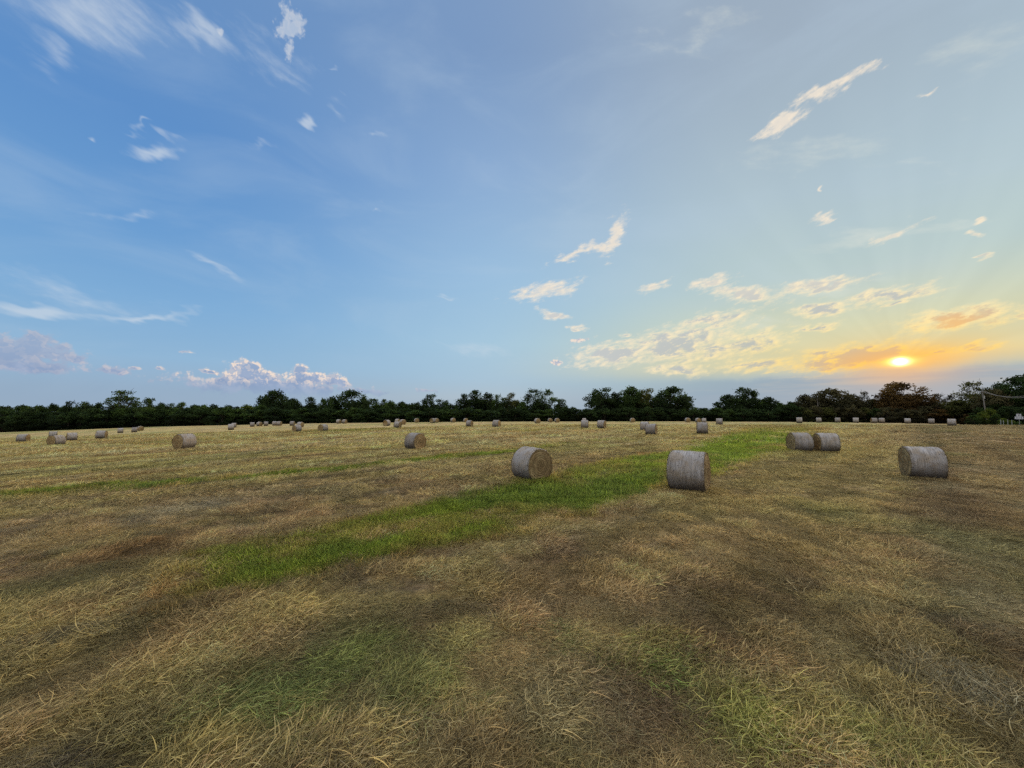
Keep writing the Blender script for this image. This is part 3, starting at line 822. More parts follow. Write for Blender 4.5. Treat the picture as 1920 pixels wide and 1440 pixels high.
def bale_low(seed):
    na = 28; V = []; F = []; mi = []
    prof = [(-BL, .95), (-BL * .9, 1), (0, 1.005), (BL * .9, 1), (BL, .95)]
    for (x, r) in prof:
        for j in range(na):
            a = 2 * PI * j / na; V.append((x, BR * r * math.sin(a), BR * r * math.cos(a)))
    for i in range(4):
        for j in range(na): F.append((i * na + j, i * na + (j + 1) % na, (i + 1) * na + (j + 1) % na, (i + 1) * na + j)); mi.append(0)
    for sgn, base in ((-1, 0), (1, 4 * na)):
        V.append((sgn * (BL + .03), 0, 0)); c = len(V) - 1
        for j in range(na): F.append((c, base + j, base + (j + 1) % na)); mi.append(1)
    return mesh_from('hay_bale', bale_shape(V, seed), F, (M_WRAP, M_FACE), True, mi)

BALE_HI = [bale_meshes(300 + k) for k in range(5)]
BALE_LO = [bale_low(400 + k) for k in range(4)]

def ground_hit(x, y):
    d = ray(x, y); prev = 1.5
    for Yv in np.arange(2, 126, .05):
        k = Yv / d[1]
        if CAM_Z + d[2] * k <= float(terrain_base(d[0] * k, Yv)): return d[0] * k, Yv
    return d[0] / d[1] * 124, 124.0

def behind_crest(x, ytop, D=1.5):
    d = ray(x, ytop); t = d[0] / d[1]
    for Yv in np.arange(126, 172, .25):
        z = float(terrain_base(t * Yv, Yv)) + D * .97
        if proj(t * Yv, Yv, z)[1] >= ytop: return t * Yv, Yv
    return t * 150, 150.0

# x, top, bottom (None: sunk behind the crest), turn, label, group
GA = ('small pale bale in the distant row before the oaks at right', 'far bales in the row at right')
GB = ('brown bale in the loose far row left of the two overlapping grey bales', 'far bales along the middle of the crest')
GC = ('top of a round hay bale sunk behind the field crest, foot hidden by the rise', 'bales half sunk behind the crest')
GD = ('small bale in the cluster on the rise below the tall umbrella-crowned tree', 'far bales clustered left of centre')
BALES = [
 (1293, 844.5, 921, 11, 'nearest and largest-looking grey bale, side-on in front of the green grass band', None),
 (997, 839, 901, 50, 'big bale with its whole brown end showing, on the edge of the green grass', None),
 (1731, 837, 898, -19, 'large grey round bale lying alone at far right, left end showing', None),
 (1500, 809.5, 846, -26, 'left bale of the touching pair, its pale end facing left', None),
 (1550, 809.5, 847, -22, 'right bale of the touching pair, half its end hidden by the other bale', None),
 (345, 813, 842, -35, 'brown round bale standing alone on the left of the field, end turned left', None),
 (778.5, 811, 843, 48, 'grey round bale left of centre with clear spiral rings on its right-facing end', None),
 (43, 813.5, 829, 22, 'bale nearest the left edge, its sunlit yellow end turned right', None),
 (105, 815, 834.5, -37, 'front bale of the group of three at far left, round end facing left', None),
 (99, 808.5, 821, 0, 'bale peeking out directly behind the front one of the far left group', None),
 (134, 811, 826.5, -5, 'right bale of the far left group, seen from the side', None),
 (190, 807, 822.5, 17, 'tilting bale alone to the right of the far left group, pale end right', None),
 (225.5, 802.5, 812, 0, 'small bale seen side-on under the tall airy tree at left, left one of two', None),
 (252, 801.5, 810.5, 6, 'right one of two side-on bales under the tall airy tree, another tucked behind', None),
 (263, 801, 807.5, 75, 'small bale turned end-on, tucked behind the right shoulder of another at left', None),
 (433, 795, 806, 4, 'pale bale alone on the crest below the yellow-green tree', None),
 (438.5, 795, 801.5, 10, 'bale hidden but for its right edge behind the pale one below the yellow-green tree', None),
 (473, 792, 800, 5, *GD), (486.5, 791.8, 799, 50, *GD), (498.5, 793, 798.5, 0, *GD), (515, 792.5, 798, 20, *GD), (523.5, 792.5, 798, 30, *GD),
 (548, 791, 798, 20, 'bale farthest left of three close together below the umbrella-crowned tree', None),
 (563, 791, 801, 40, 'bale standing just behind the dark-ended bale below the small trees', None),
 (556.5, 796.5, 810, -32, 'bale with a dark round end facing left, foremost of a trio on the rise', None),
 (605.5, 795, 809, -42, 'pale bale with dark left end beside the small green patch on the far slope', None),
 (635, 787, 794, 35, 'left one of two small bales side by side under the rounded dark tree', None), (646, 786.5, 794, 40, 'right one of two small bales side by side under the rounded dark tree', None),
 (725, 787, 798.5, -55, 'end-on bale, leftmost of a loose group of four beyond the ringed bale', None),
 (745.5, 790, 803, 25, 'front bale of the loose group of four beyond the ringed bale', None),
 (745, 785.5, 793, 30, 'bale mostly hidden at the back of the group of four', None),
 (755, 786, 796, 60, 'end-on bale at the right of the group of four, behind the front one', None),
 (781, 784, 792, 70, *GB), (811, 784, 793, -50, *GB), (818, 784, 792.3, 60, *GB), (849.5, 783.5, 791.8, 60, *GB),
 (873, 785, 791.8, 70, 'small bale half hidden behind the left shoulder of a lone grey one', None),
 (880.5, 788, 800, 28, 'grey bale with dark right end in the far middle, smaller one behind', None),
 (931, 787, 801, 25, 'grey bale with brown right end, alone below the twiggy tree group', None),
 (1007.5, 784, 793.8, 65, 'round end-on bale on the crest below the tall open-crowned tree', None),
 (1031.5, 784.5, 791.8, 75, 'left one of two end-on bales below the right half of the open-crowned tree', None), (1044.5, 784, 792, 65, 'right one of two end-on bales below the right half of the open-crowned tree', None),
 (1095.5, 784, 792.5, 0, 'bale showing its top behind a narrow grey bale', None),
 (1096.5, 787.5, 803.5, 2, 'narrow grey bale side-on with another one right behind it', None),
 (1128.5, 787.5, 803.5, 22, 'grey bale, right end showing, beside the narrow one in front of the oak group', None),
 (1186, 783.5, 792, 75, 'end-on round bale alone under the middle of the oak group', None),
 (1209, 790, 808, 5, 'grey bale largely covered by a slightly nearer one to its right', None),
 (1221.5, 794, 816, 12, 'grey bale overlapping a farther one to its left, brown end right', None),
 (1259 + 30.5, 783, 791.8, 70, 'end-on bale at the right foot of the oak group', None),
 (1309, 783.5, 792, 60, 'end-on bale at the left of a pair behind the side-on grey bale', None),
 (1320, 784, 793, 0, 'side-on bale directly behind and above the grey one in the middle right', None),
 (1317, 791, 813.5, 0, 'grey bale side-on, standing just left of the wide green stretch', None),
 (1349, 784, 797, 0, 'grey bale alone in front of the gap between the trees', None),
 (1499, 782.5, 793.3, 0, 'leftmost of the row of pale bales before the dark trees, standing on green', None),
 (1535.5, 783, 792.3, 0, *GA), (1571, 783, 792.3, 4, *GA), (1605, 783, 792.8, 0, *GA),
 (1639, 783.5, 792.8, -15, 'left one of two far bales almost touching, left of the reddish tree', None),
 (1653.5, 783.5, 792.8, 0, 'right one of two far bales almost touching, under the left of the reddish tree', None),
 (1702, 783, 792.8, 0, 'far bale alone under the middle of the reddish tree', None), (1746.5, 783.5, 792.5, 0, 'far bale alone just right of the reddish tree', None),
 (1785, 785, 798.5, 0, 'grey bale side-on before the olive tree, last one toward the right edge', None),
 (24, 810, None, 60, *GC), (79, 808.5, None, 60, *GC), (128, 805.5, None, 60, *GC), (163, 804.5, None, 65, *GC), (288, 803.3, None, 60, *GC), (354, 797.3, None, 30, *GC),
 (407, 796.2, None, 50, *GC), (1065.5, 787, None, 60, *GC), (1076, 788.3, None, 50, *GC), (1161.5, 788, None, 60, *GC), (1249, 788, None, 60, *GC), (1381.5, 787.8, None, 60, *GC),
]

def build_bales():
    for i, (x, yt, yb, turn, label, group) in enumerate(BALES):
        if yb is None:
            X, Y = behind_crest(x, yt); D = 1.5
        else:
            X, Y = ground_hit(x, yb)
            zb = float(terrain_base(X, Y))
            d = ray(x, yt); D = CAM_Z + d[2] / d[1] * Y - zb
            D = max(1.32, min(1.68, D))
        az = math.degrees(math.atan2(X, Y)) + 90 + turn
        rz = math.radians(90 - az)
        z = float(terrain(X, Y)) if Y < 100 else float(terrain_base(X, Y))
        k = D / 1.5; hp = (yb - yt) if yb else 0
        gx, gy = [float(v) for v in normals(X, Y)]
        if Y > 60: gx = gy = 0
        if hp >= 12:
            o = empty('hay_bale', (X, Y, z - .04), label, 'hay bale', group or 'round hay bales scattered over the field', rz)
            wrap, faces = BALE_HI[i % len(BALE_HI)]
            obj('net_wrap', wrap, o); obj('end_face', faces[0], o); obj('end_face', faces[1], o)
            o.scale = (k, k, k)
        else:
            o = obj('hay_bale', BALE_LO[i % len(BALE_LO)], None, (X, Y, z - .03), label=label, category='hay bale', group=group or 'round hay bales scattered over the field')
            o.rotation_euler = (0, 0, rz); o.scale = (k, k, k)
        if hp >= 18: BALE_SPOTS.append((X, Y, 1.02))
build_bales()
build_grass()

# ------------------------------------------------------------------ trees
def leaf_material(name, dark, light, warm=.0, trans=.30):
    m, t, bs = material(name, .8)
    tc = t.node('ShaderNodeTexCoord'); P = tc.outputs['Object']; oi = t.node('ShaderNodeObjectInfo')
    n = t.noise(P, .55, 4, .6); n2 = t.noise(P, 3.2, 3, .6)
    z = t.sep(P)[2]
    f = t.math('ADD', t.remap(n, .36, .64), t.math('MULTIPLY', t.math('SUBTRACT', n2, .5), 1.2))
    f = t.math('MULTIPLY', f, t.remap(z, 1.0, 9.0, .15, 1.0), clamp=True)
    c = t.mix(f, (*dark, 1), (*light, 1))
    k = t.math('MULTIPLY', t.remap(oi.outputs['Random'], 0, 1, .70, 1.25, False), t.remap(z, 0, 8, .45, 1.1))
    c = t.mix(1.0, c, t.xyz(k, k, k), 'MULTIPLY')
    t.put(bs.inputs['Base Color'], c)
    tr = t.node('ShaderNodeBsdfTranslucent'); t.put(tr.inputs[0], c)
    mx = t.node('ShaderNodeMixShader'); mx.inputs[0].default_value = trans
    t.put(mx.inputs[1], bs.outputs[0]); t.put(mx.inputs[2], tr.outputs[0])
    t.put(m.node_tree.nodes['Material Output'].inputs[0], mx.outputs[0])
    return m

LEAF = dict(
    dark=leaf_material('dark_leaves', (.017, .030, .011), (.055, .092, .024)),
    mid=leaf_material('green_leaves', (.026, .048, .014), (.09, .145, .03)),
    lime=leaf_material('yellow_green_leaves', (.05, .085, .014), (.19, .22, .03)),
    olive=leaf_material('olive_leaves', (.040, .050, .014), (.17, .17, .042)),
    rust=leaf_material('reddish_flare_leaves', (.055, .034, .012), (.21, .125, .036)),  # reddish tint also stands in for sun flare on the large tree
    oak=leaf_material('oak_leaves', (.030, .030, .014), (.115, .10, .042)))
mb, tb, bb = material('tree_bark', 1.0)
tcb = tb.node('ShaderNodeTexCoord')
tb.put(bb.inputs['Base Color'], tb.mix(tb.remap(tb.noise(tcb.outputs['Object'], 4, 5, .7), .35, .65), (.018, .014, .011, 1), (.06, .048, .036, 1)))
M_BARK = mb
mp_, tp_, bp_ = material('weathered_grey_wood', .95)
tcp = tp_.node('ShaderNodeTexCoord')
mpg = tp_.node('ShaderNodeMapping'); mpg.inputs['Scale'].default_value = (9, 9, .7); tp_.put(mpg.inputs[0], tcp.outputs['Object'])
tp_.put(bp_.inputs['Base Color'], tp_.mix(tp_.remap(tp_.noise(mpg.outputs[0], 3, 5, .7), .35, .65), (.10, .09, .075, 1), (.22, .20, .175, 1)))
M_WOOD = mp_

def tube(p0, p1, r0, r1, V, F, n=7):
    p0 = np.array(p0, float); p1 = np.array(p1, float); d = p1 - p0; d /= np.linalg.norm(d) + 1e-9
    a = np.cross(d, [0.3, .2, 1] if abs(d[2]) < .9 else [1, 0, 0]); a /= np.linalg.norm(a); b = np.cross(d, a)
    o = len(V)
    for (p, r) in ((p0, r0), (p1, r1)):
        for k in range(n):
            t = 2 * PI * k / n; V.append(tuple(p + a * r * math.cos(t) + b * r * math.sin(t)))
    for k in range(n): F.append((o + k, o + (k + 1) % n, o + n + (k + 1) % n, o + n + k))

def tree_variant(seed, form):
    """nominal tree: height 10, half width 4; returns trunk mesh and leaf quad array"""
    g = np.random.default_rng(seed)
    H = 10.0; V = []; F = []
    P = dict(broad=(46, .06, 1.1, 6400, .27), tall=(38, .05, 1.0, 5200, .25), bush=(36, .02, 1.05, 4600, .28), airy=(34, .16, .78, 3000, .21), dome=(56, .02, 1.15, 7800, .26))[form]
    nb, zlo, brad, nl, leaf = P
    cents = []; rads = []
    tries = 0
    while len(cents) < nb and tries < 5000:
        tries += 1
        u = g.random(); zz = zlo + (1 - zlo) * u
        if form == 'bush': prof = math.sqrt(max(0, 1 - (max(0, zz - .25) / .78) ** 2))
        elif form in ('broad', 'dome'): prof = math.sqrt(max(0, 1 - ((zz - .45) / .56) ** 2)) * 1.0
        elif form == 'tall': prof = (.45 + .55 * math.sin(PI * min(1, (zz - zlo) / (1 - zlo)) ** .8)) * (.95 + .12 * math.sin(7 * zz + seed))
        else: prof = (.40 + .60 * math.sin(PI * min(1, (zz - zlo) / (1 - zlo)) ** .9))
        a = g.random() * 2 * PI; q = g.random() ** .5
        br = brad * (.62 + .65 * g.random())
        R = max(0, 4.35 * prof - br * .55)
        z = zlo * H + (H * (1 - zlo) - br * .8) * u
        c = np.array([math.cos(a) * q * R, math.sin(a) * q * R, max(z, br * .55)])
        if all(np.linalg.norm(c - k) > (.62 if form != 'airy' else .95) * br for k in cents):
            cents.append(c); rads.append(br)
    # make sure the top is reached
    cents.append(np.array([g.normal(0, .6), g.normal(0, .6), H - brad * .65])); rads.append(brad * .75)
    cents = np.array(cents); rads = np.array(rads)
    w = rads ** 2; w /= w.sum()
    idx = g.choice(len(cents), nl, p=w)
    d = g.normal(size=(nl, 3)); d /= np.linalg.norm(d, axis=1)[:, None]
    rr = rads[idx] * (.45 + .60 * g.random(nl) ** .6) * (1 + .25 * np.sin(5 * d[:, 0] + 4 * d[:, 2] + idx))
    c = cents[idx] + d * rr[:, None] * np.array([1.1, 1.1, .78])
    # stray twigs beyond the clumps
    st = g.random(nl) < .08; c[st] += d[st] * (.5 * g.random(st.sum()))[:, None]
    c[:, 2] = np.clip(c[:, 2], .1, None)
    n = g.normal(size=(nl, 3)) + d * .6; n /= np.linalg.norm(n, axis=1)[:, None]
    a = np.cross(n, g.normal(size=(nl, 3))); a /= np.linalg.norm(a, axis=1)[:, None]; b = np.cross(n, a)
    s = (leaf * (.5 + .9 * g.random(nl)))[:, None]
    Q = np.stack([c - a * s * .6 - b * s * .25, c + a * s * .1 - b * s * .5, c + a * s * .7 + b * s * .2, c - a * s * .15 + b * s * .5], 1).reshape(-1, 3)
    # trunk and limbs
    top = H * (.55 if form != 'tall' else .8)
    p = np.array([0, 0, -.4]); r = .30; fork = []
    for k in range(5):
        q = np.array([g.normal(0, .12), g.normal(0, .12), top * (k + 1) / 5]); r2 = r * .80
        tube(p, q, r, r2, V, F); fork.append((q, r2)); p, r = q, r2
    for c0, rad in zip(cents, rads):
        q, r0 = fork[int(np.argmin([abs(f[0][2] - c0[2] * .62) for f in fork]))]
        m = (q + c0) / 2 + np.array([0, 0, -.3]) + g.normal(0, .15, 3)
        tube(q, m, r0 * .45, r0 * .28, V, F, 5); tube(m, c0, r0 * .28, .03, V, F, 5)
        if form == 'airy':
            for k in range(3):
                e = c0 + g.normal(0, 1, 3) * rad * .8; tube(c0, e, .04, .015, V, F, 4)
    return mesh_from('trunk', V, F, (M_BARK,)), Q, nl

TV = {}
_crowns = {}
for form, k in (('broad', 3), ('tall', 3), ('bush', 4), ('airy', 3), ('dome', 2)):
    TV[form] = [tree_variant(500 + 17 * j + len(form) * 101, form) for j in range(k)]

def crown_mesh(form, k, leafname):
    key = (form, k, leafname)
    if key not in _crowns:
        tr, Q, nl = TV[form][k]
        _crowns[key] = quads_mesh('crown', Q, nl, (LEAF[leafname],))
    return _crowns[key]

TREE_N = [0]
def tree(x, ytop, hw, form, leafname, Yd, label, group=None, name='tree', cat='tree', hmin=1.5):
    t = (x - 960) / FPX; th = math.atan(t)
    X = t * Yd; zb = float(terrain_base(X, Yd))
    d = ray(x, ytop); ztop = CAM_Z + d[2] / d[1] * Yd
    H = max(hmin, ztop - zb) ; W = max(.8, hw * 1.38 * Yd / FPX * math.cos(th) ** .6) 
    k = TREE_N[0] % len(TV[form]); TREE_N[0] += 1
    o = empty(name, (X, Yd, zb), label, cat, group, random.random() * 6.28)
    o.scale = (W / 4.0, W / 4.0, H / 10.2)
    obj('trunk' if cat == 'tree' else 'stem', TV[form][k][0], o)
    obj('crown' if cat == 'tree' else 'foliage', crown_mesh(form, k, leafname), o)
    return o

L1 = ('low dark tree in the unbroken wood edge at far left', 'trees of the wood edge at far left')
L2 = ('even-height dark tree of the wood left of the umbrella-crowned tree', 'trees of the wood edge left of centre')
L3 = ('mid-height dark tree between the umbrella-crowned and open-crowned trees', 'trees of the wood edge in the centre')
L4 = ('low tree of the thin line in a dip of the skyline right of centre', 'low trees in the skyline dips')
L5 = ('brownish tree in the mass left of the reddish tree', 'oaks left of the reddish tree')
TREES = [
 (-40, 760, 26, 'bush', 'dark', 150, *L1), (12, 760, 22, 'bush', 'dark', 150, *L1), (45, 757, 18, 'broad', 'mid', 148, *L1), (75, 759, 18, 'bush', 'mid', 152, *L1),
 (103, 755, 14, 'broad', 'dark', 155, *L1), (132, 750.5, 12, 'tall', 'dark', 158, *L1), (160, 751, 18, 'broad', 'dark', 156, *L1), (188, 754, 12, 'broad', 'dark', 160, *L1),
 (229, 730.5, 34, 'airy', 'mid', 165, 'tall airy tree standing well above the wood at left, sky showing through it', None),
 (236, 742, 24, 'airy', 'mid', 168, 'shorter open tree crowding the right flank of the tall airy tree at left', None),
 (281, 744, 14, 'tall', 'mid', 160, 'pointed small tree just right of the tall airy one', None), (302, 753, 13, 'broad', 'dark', 156, *L2), (320, 754, 13, 'broad', 'dark', 156, *L2),
 (342, 752.5, 11, 'tall', 'mid', 160, *L2), (365, 757, 18, 'broad', 'mid', 150, *L2), (382, 758, 15, 'bush', 'mid', 148, *L2), (402, 756.5, 15, 'broad', 'dark', 156, *L2), (428, 758, 17, 'broad', 'dark', 155, *L2), (445, 761, 12, 'bush', 'dark', 152, *L2),
 (467, 757.5, 19, 'broad', 'lime', 156, 'bright yellow-green tree in the dark wood left of the umbrella-crowned tree', None), (490, 756, 15, 'broad', 'mid', 150, 'blue-green tree beside the bright yellow-green one', None),
 (500, 737, 17, 'broad', 'dark', 166, 'left lobe tree under the umbrella-crowned tree', None),
 (517, 729, 27, 'dome', 'dark', 165, 'tall dark umbrella-crowned tree left of centre', None), (550, 744.5, 15, 'broad', 'dark', 160, *L3),
 (583, 743, 14, 'tall', 'dark', 162, *L3), (607, 745, 8, 'tall', 'mid', 160, *L3), (622, 741.5, 14, 'broad', 'dark', 160, *L3),
 (660, 728.5, 28, 'dome', 'dark', 165, 'large rounded dark tree rising above the wood near the pink clouds', None), (683, 742, 13, 'broad', 'dark', 160, 'dark tree leaning against the right side of the large rounded one', None),
 (702, 746, 13, 'tall', 'mid', 158, *L3), (720, 747, 9, 'tall', 'dark', 160, *L3), (735, 750, 14, 'broad', 'mid', 158, *L3), (755, 751, 13, 'broad', 'mid', 158, *L3), (772, 754, 12, 'broad', 'dark', 158, *L3), (783, 752.5, 10, 'broad', 'dark', 160, *L3),
 (808, 737.5, 15, 'tall', 'dark', 162, 'narrow ragged tree standing up between two dips of the wood', None), (829, 747, 17, 'broad', 'dark', 160, 'rounded tree joined to the right of the narrow ragged one', None), (850, 757, 16, 'broad', 'dark', 156, *L3),
 (873, 736.5, 15, 'tall', 'dark', 162, 'left tree of the ragged group in the centre', None), (891, 729.5, 15, 'tall', 'dark', 165, 'highest tree of the ragged group in the centre', None), (916, 734.5, 17, 'broad', 'dark', 164, 'blunt-topped right tree of the ragged group in the centre', None),
 (933, 738, 9, 'tall', 'mid', 160, *L3), (948, 744, 15, 'tall', 'dark', 160, *L3), (959, 734.5, 11, 'airy', 'olive', 158, 'thin twiggy tree with a see-through brownish top', None), (982, 753, 12, 'tall', 'mid', 158, *L3),
 (1000, 728, 24, 'airy', 'dark', 160, 'tall open-crowned tree right of centre, sky showing between its limbs', None), (1024, 728, 18, 'airy', 'mid', 161, 'right neighbour of the open-crowned tree, crown touching it', None), (1010, 752, 24, 'bush', 'dark', 158, 'bushy tree under the open-crowned pair', None),
 (1051, 746.5, 14, 'tall', 'mid', 158, 'small pointed green tree beside the open-crowned pair', None), (1076, 762, 13, 'broad', 'mid', 160, *L4), (1098, 766, 14, 'bush', 'dark', 165, *L4),
 (1128, 724.5, 25, 'broad', 'dark', 155, 'left oak of the tall dark group right of centre', None), (1155, 734, 18, 'broad', 'dark', 156, 'second oak of the tall dark group, lower than its neighbours', None), (1183, 721.5, 21, 'broad', 'mid', 155, 'highest oak in the middle of the tall dark group', None),
 (1210, 726, 22, 'broad', 'olive', 157, 'olive-topped oak of the tall dark group', None), (1256, 722.5, 32, 'dome', 'dark', 155, 'broad right-hand oak of the tall dark group, small sky holes in its crown', None),
 (1302, 762, 15, 'bush', 'mid', 156, *L4), (1318, 765, 13, 'bush', 'mid', 158, *L4), (1332, 768, 12, 'bush', 'dark', 158, *L4),
 (1366, 737, 20, 'broad', 'dark', 150, 'left shoulder tree of the black mass right of the skyline gap', None), (1394, 724.5, 20, 'tall', 'dark', 152, 'ragged top tree of the black mass right of the skyline gap', None), (1411, 729, 14, 'tall', 'dark', 153, 'narrow spire just right of the ragged top tree', None),
 (1440, 742, 18, 'broad', 'dark', 150, 'rounded tree at the right end of the black mass', None), (1462, 754, 14, 'bush', 'mid', 152, 'low tree in the dip left of the wide oaks', None), (1480, 752, 14, 'broad', 'mid', 150, 'green tree at the left foot of the wide oaks', None),
 (1511, 737, 19, 'broad', 'oak', 148, *L5), (1536, 734, 21, 'dome', 'oak', 149, *L5), (1564, 726.5, 36, 'dome', 'oak', 148, 'widest domed oak left of the reddish tree', None), (1598, 737, 20, 'dome', 'oak', 147, *L5),
 (1621, 732, 11, 'airy', 'oak', 146, 'twiggy half-bare tree top right of the widest domed oak', None), (1637, 747, 14, 'broad', 'olive', 146, *L5),
 (1690, 713.5, 40, 'dome', 'rust', 142, 'large reddish-brown tree glowing under the low sun', None), (1668, 735, 22, 'broad', 'rust', 141, 'reddish tree forming the left skirt of the large glowing one', None), (1718, 742, 22, 'broad', 'rust', 141, 'reddish lower tree on the right side of the large glowing one', None),
 (1757, 737, 18, 'airy', 'oak', 140, 'sparse brownish tree between the reddish and the olive tree', None), (1752, 748, 22, 'broad', 'oak', 138, 'denser low tree in front of the sparse brownish one', None),
 (1778, 739, 15, 'airy', 'oak', 140, 'sparse twiggy tree behind the olive tree', None), (1794, 747, 27, 'broad', 'olive', 130, 'rounded olive-green tree behind the last bale on the right', None),
 (1824, 713.5, 30, 'airy', 'olive', 134, 'tall see-through tree above the utility pole', None), (1828, 738, 26, 'broad', 'olive', 132, 'leafy tree filling in below the tall see-through one', None),
 (1880, 716, 32, 'dome', 'dark', 122, 'left half of the black tree mass at the right edge', None), (1915, 700.5, 45, 'dome', 'dark', 124, 'tallest black tree, cut by the right edge of the view', None), (1862, 726, 26, 'dome', 'oak', 121, 'dark tree at the left shoulder of the right-edge tree mass', None), (1945, 702, 45, 'dome', 'dark', 118, 'black tree filling the right edge beside the tallest one', None), (1975, 706, 45, 'dome', 'dark', 124, 'black tree just past the right edge of the view', None), (1893, 742, 30, 'broad', 'dark', 119, 'low black tree standing in front of the right-edge tree mass', None),
]
for T in TREES:
    tree(*T)

# woodland edge: lower trees and bushes filling down to the grass
rx = random.Random(5)
def under(x0, x1, step, ylo, yhi, hw, leafs, Yd, label, group, form='bush', name='tree', cat='tree'):
    x = x0
    while x < x1:
        tree(x + rx.uniform(-3, 3), rx.uniform(ylo, yhi), hw * rx.uniform(.85, 1.25), form, rx.choice(leafs), Yd + rx.uniform(-3, 3), label, group, name, cat)
        x += step
under(-60, 230, 24, 764, 772, 21, ['dark', 'dark', 'mid'], 143, 'low bushy tree along the foot of the far left wood', 'bushy trees at the foot of the left wood')
under(230, 620, 24, 762, 770, 20, ['dark', 'dark', 'dark', 'mid'], 146, 'low bushy tree along the foot of the wood left of centre', 'bushy trees at the foot of the wood left of centre')
under(620, 1110, 23, 762, 769, 19, ['dark', 'dark', 'mid'], 147, 'low bushy tree along the foot of the central wood', 'bushy trees at the foot of the central wood')
under(1110, 1345, 21, 762, 768, 14, ['dark'], 146, 'low bushy tree under the tall dark oak group', 'bushy trees under the oak group')
under(1345, 1480, 22, 760, 768, 15, ['dark', 'dark', 'mid'], 142, 'low bushy tree under the black mass of trees', 'bushy trees under the black tree mass')
under(1480, 1660, 23, 757, 766, 17, ['oak', 'dark', 'olive'], 138, 'low brownish bushy tree under the wide oaks', 'bushy trees under the wide oaks')
under(1660, 1830, 24, 758, 768, 18, ['oak', 'rust', 'oak'], 132, 'low dark brown bushy tree under the reddish tree', 'bushy trees under the reddish tree')
under(1845, 2010, 22, 755, 765, 20, ['dark'], 117, 'low black bushy tree at the foot of the right edge mass', 'bushy trees at the right edge')
# second row: the even body of the wood behind, its height following the skyline
_bx = [-70, 230, 440, 500, 510, 800, 815, 862, 872, 965, 975, 1060, 1070, 1112, 1125, 1284, 1292, 1340, 1352, 1425, 1440, 1475, 1500, 1640, 1652, 1735, 1745, 1850, 1862, 2010]
_by = [761, 760, 761, 760, 754, 756, 758, 758, 748, 750, 760, 757, 768, 769, 743, 740, 766, 769, 748, 744, 756, 759, 745, 748, 742, 742, 757, 754, 735, 728]
x = -66
while x < 1990:
    yt_ = float(np.interp(x, _bx, _by)); right = x > 1480
    tree(x + rx.uniform(-3, 3), yt_ + rx.uniform(-2.5, 4), 17 * rx.uniform(.9, 1.3), rx.choice(['bush', 'dome', 'broad']), rx.choice(['oak', 'dark'] if right else ['dark', 'dark', 'mid']),
         (155 if x > 1345 else 172) + rx.uniform(-3, 3) - (27 if x > 1850 else 0),
         'dark tree deep in the oaks on the right, seen between nearer trees' if right else 'dark tree deep in the wood, seen only between the trees in front', 'trees deep in the oaks on the right' if right else 'trees deep in the wood')
    x += 21
# shrubs by the road at the right
for (x, y, hw, lf, Yd, lb) in ((1853, 765, 13, 'lime', 108, 'bright green shrub at the foot of the utility pole'), (1838, 772, 12, 'lime', 107, 'lower bright green shrub left of the pole shrub'),
                           (1822, 778, 11, 'mid', 106, 'small dark green shrub at the left end of the shrubs by the pole'), (1808, 776, 8, 'rust', 110, 'small reddish shrub left of the green ones'),
                           (1864, 775, 8, 'mid', 106, 'narrow green shrub right of the bright pole shrub'), (1878, 784, 8, 'lime', 98, 'low weedy green shrub among the white posts'),
                           (1893, 788, 8, 'lime', 95, 'low weedy shrub between the white posts and the signs'), (1908, 790, 8, 'mid', 93, 'low weedy shrub at the foot of the road signs')):
    tree(x, y, hw, 'bush', lf, Yd, lb, 'shrubs beside the road at right', 'shrub', 'shrub', hmin=.7)

# dead pale trunk in the oaks
def at(x, y, Yd):
    d = ray(x, y); k = Yd / d[1]
    return np.array([d[0] * k, Yd, CAM_Z + d[2] * k])
V = []; F = []
b = at(1532, 790, 144); b[2] = float(terrain_base(b[0], b[1])); tp = at(1531.5, 746, 144) - b
tube((0, 0, -.2), tp * .55, .15, .12, V, F); tube(tp * .55, tp * .85 + np.array([.3, 0, 0]), .12, .09, V, F); tube(tp * .85 + np.array([.3, 0, 0]), tp, .09, .03, V, F)
tube(tp * .6, tp * .8 + np.array([1.2, .2, .2]), .11, .03, V, F); tube(tp * .45, tp * .6 + np.array([-1.3, .1, .1]), .1, .03, V, F)
o = obj('dead_tree', mesh_from('dead_tree', V, F, (M_WOOD,)), None, tuple(b), label='pale dead trunk standing bare in front of the wide oaks', category='dead tree')

# ------------------------------------------------------------------ utility pole, wires, signs, posts
def plain(name, c, rough=.6, metal=0, n=.12):
    m, t, bs = material(name, rough); bs.inputs['Metallic'].default_value = metal
    tc = t.node('ShaderNodeTexCoord'); k = t.remap(t.noise(tc.outputs['Object'], 6, 5, .65), .3, .7, 1 - n, 1 + n, False)
    t.put(bs.inputs['Base Color'], t.mix(1.0, (*c, 1), t.xyz(k, k, k), 'MULTIPLY'))
    return m
M_WIRE = plain('aluminium_wire', (.32, .28, .24), .5, .3); M_PLATE = plain('white_sign_sheet', (.48, .48, .52)); M_INK = plain('dark_sign_ink', (.05, .05, .06))
M_POST = plain('white_post_paint', (.30, .31, .30)); M_CER = plain('pale_porcelain', (.6, .6, .58), .3)

def boxq(c, s, V, F):
    o = len(V); cx, cy_, cz = c; a, b_, d = [q / 2 for q in s]
    for dx in (-a, a):
        for dy in (-b_, b_):
            for dz in (-d, d): V.append((cx + dx, cy_ + dy, cz + dz))
    for f in ((0, 1, 3, 2), (4, 6, 7, 5), (0, 4, 5, 1), (2, 3, 7, 6), (0, 2, 6, 4), (1, 5, 7, 3)): F.append(tuple(o + k for k in f))

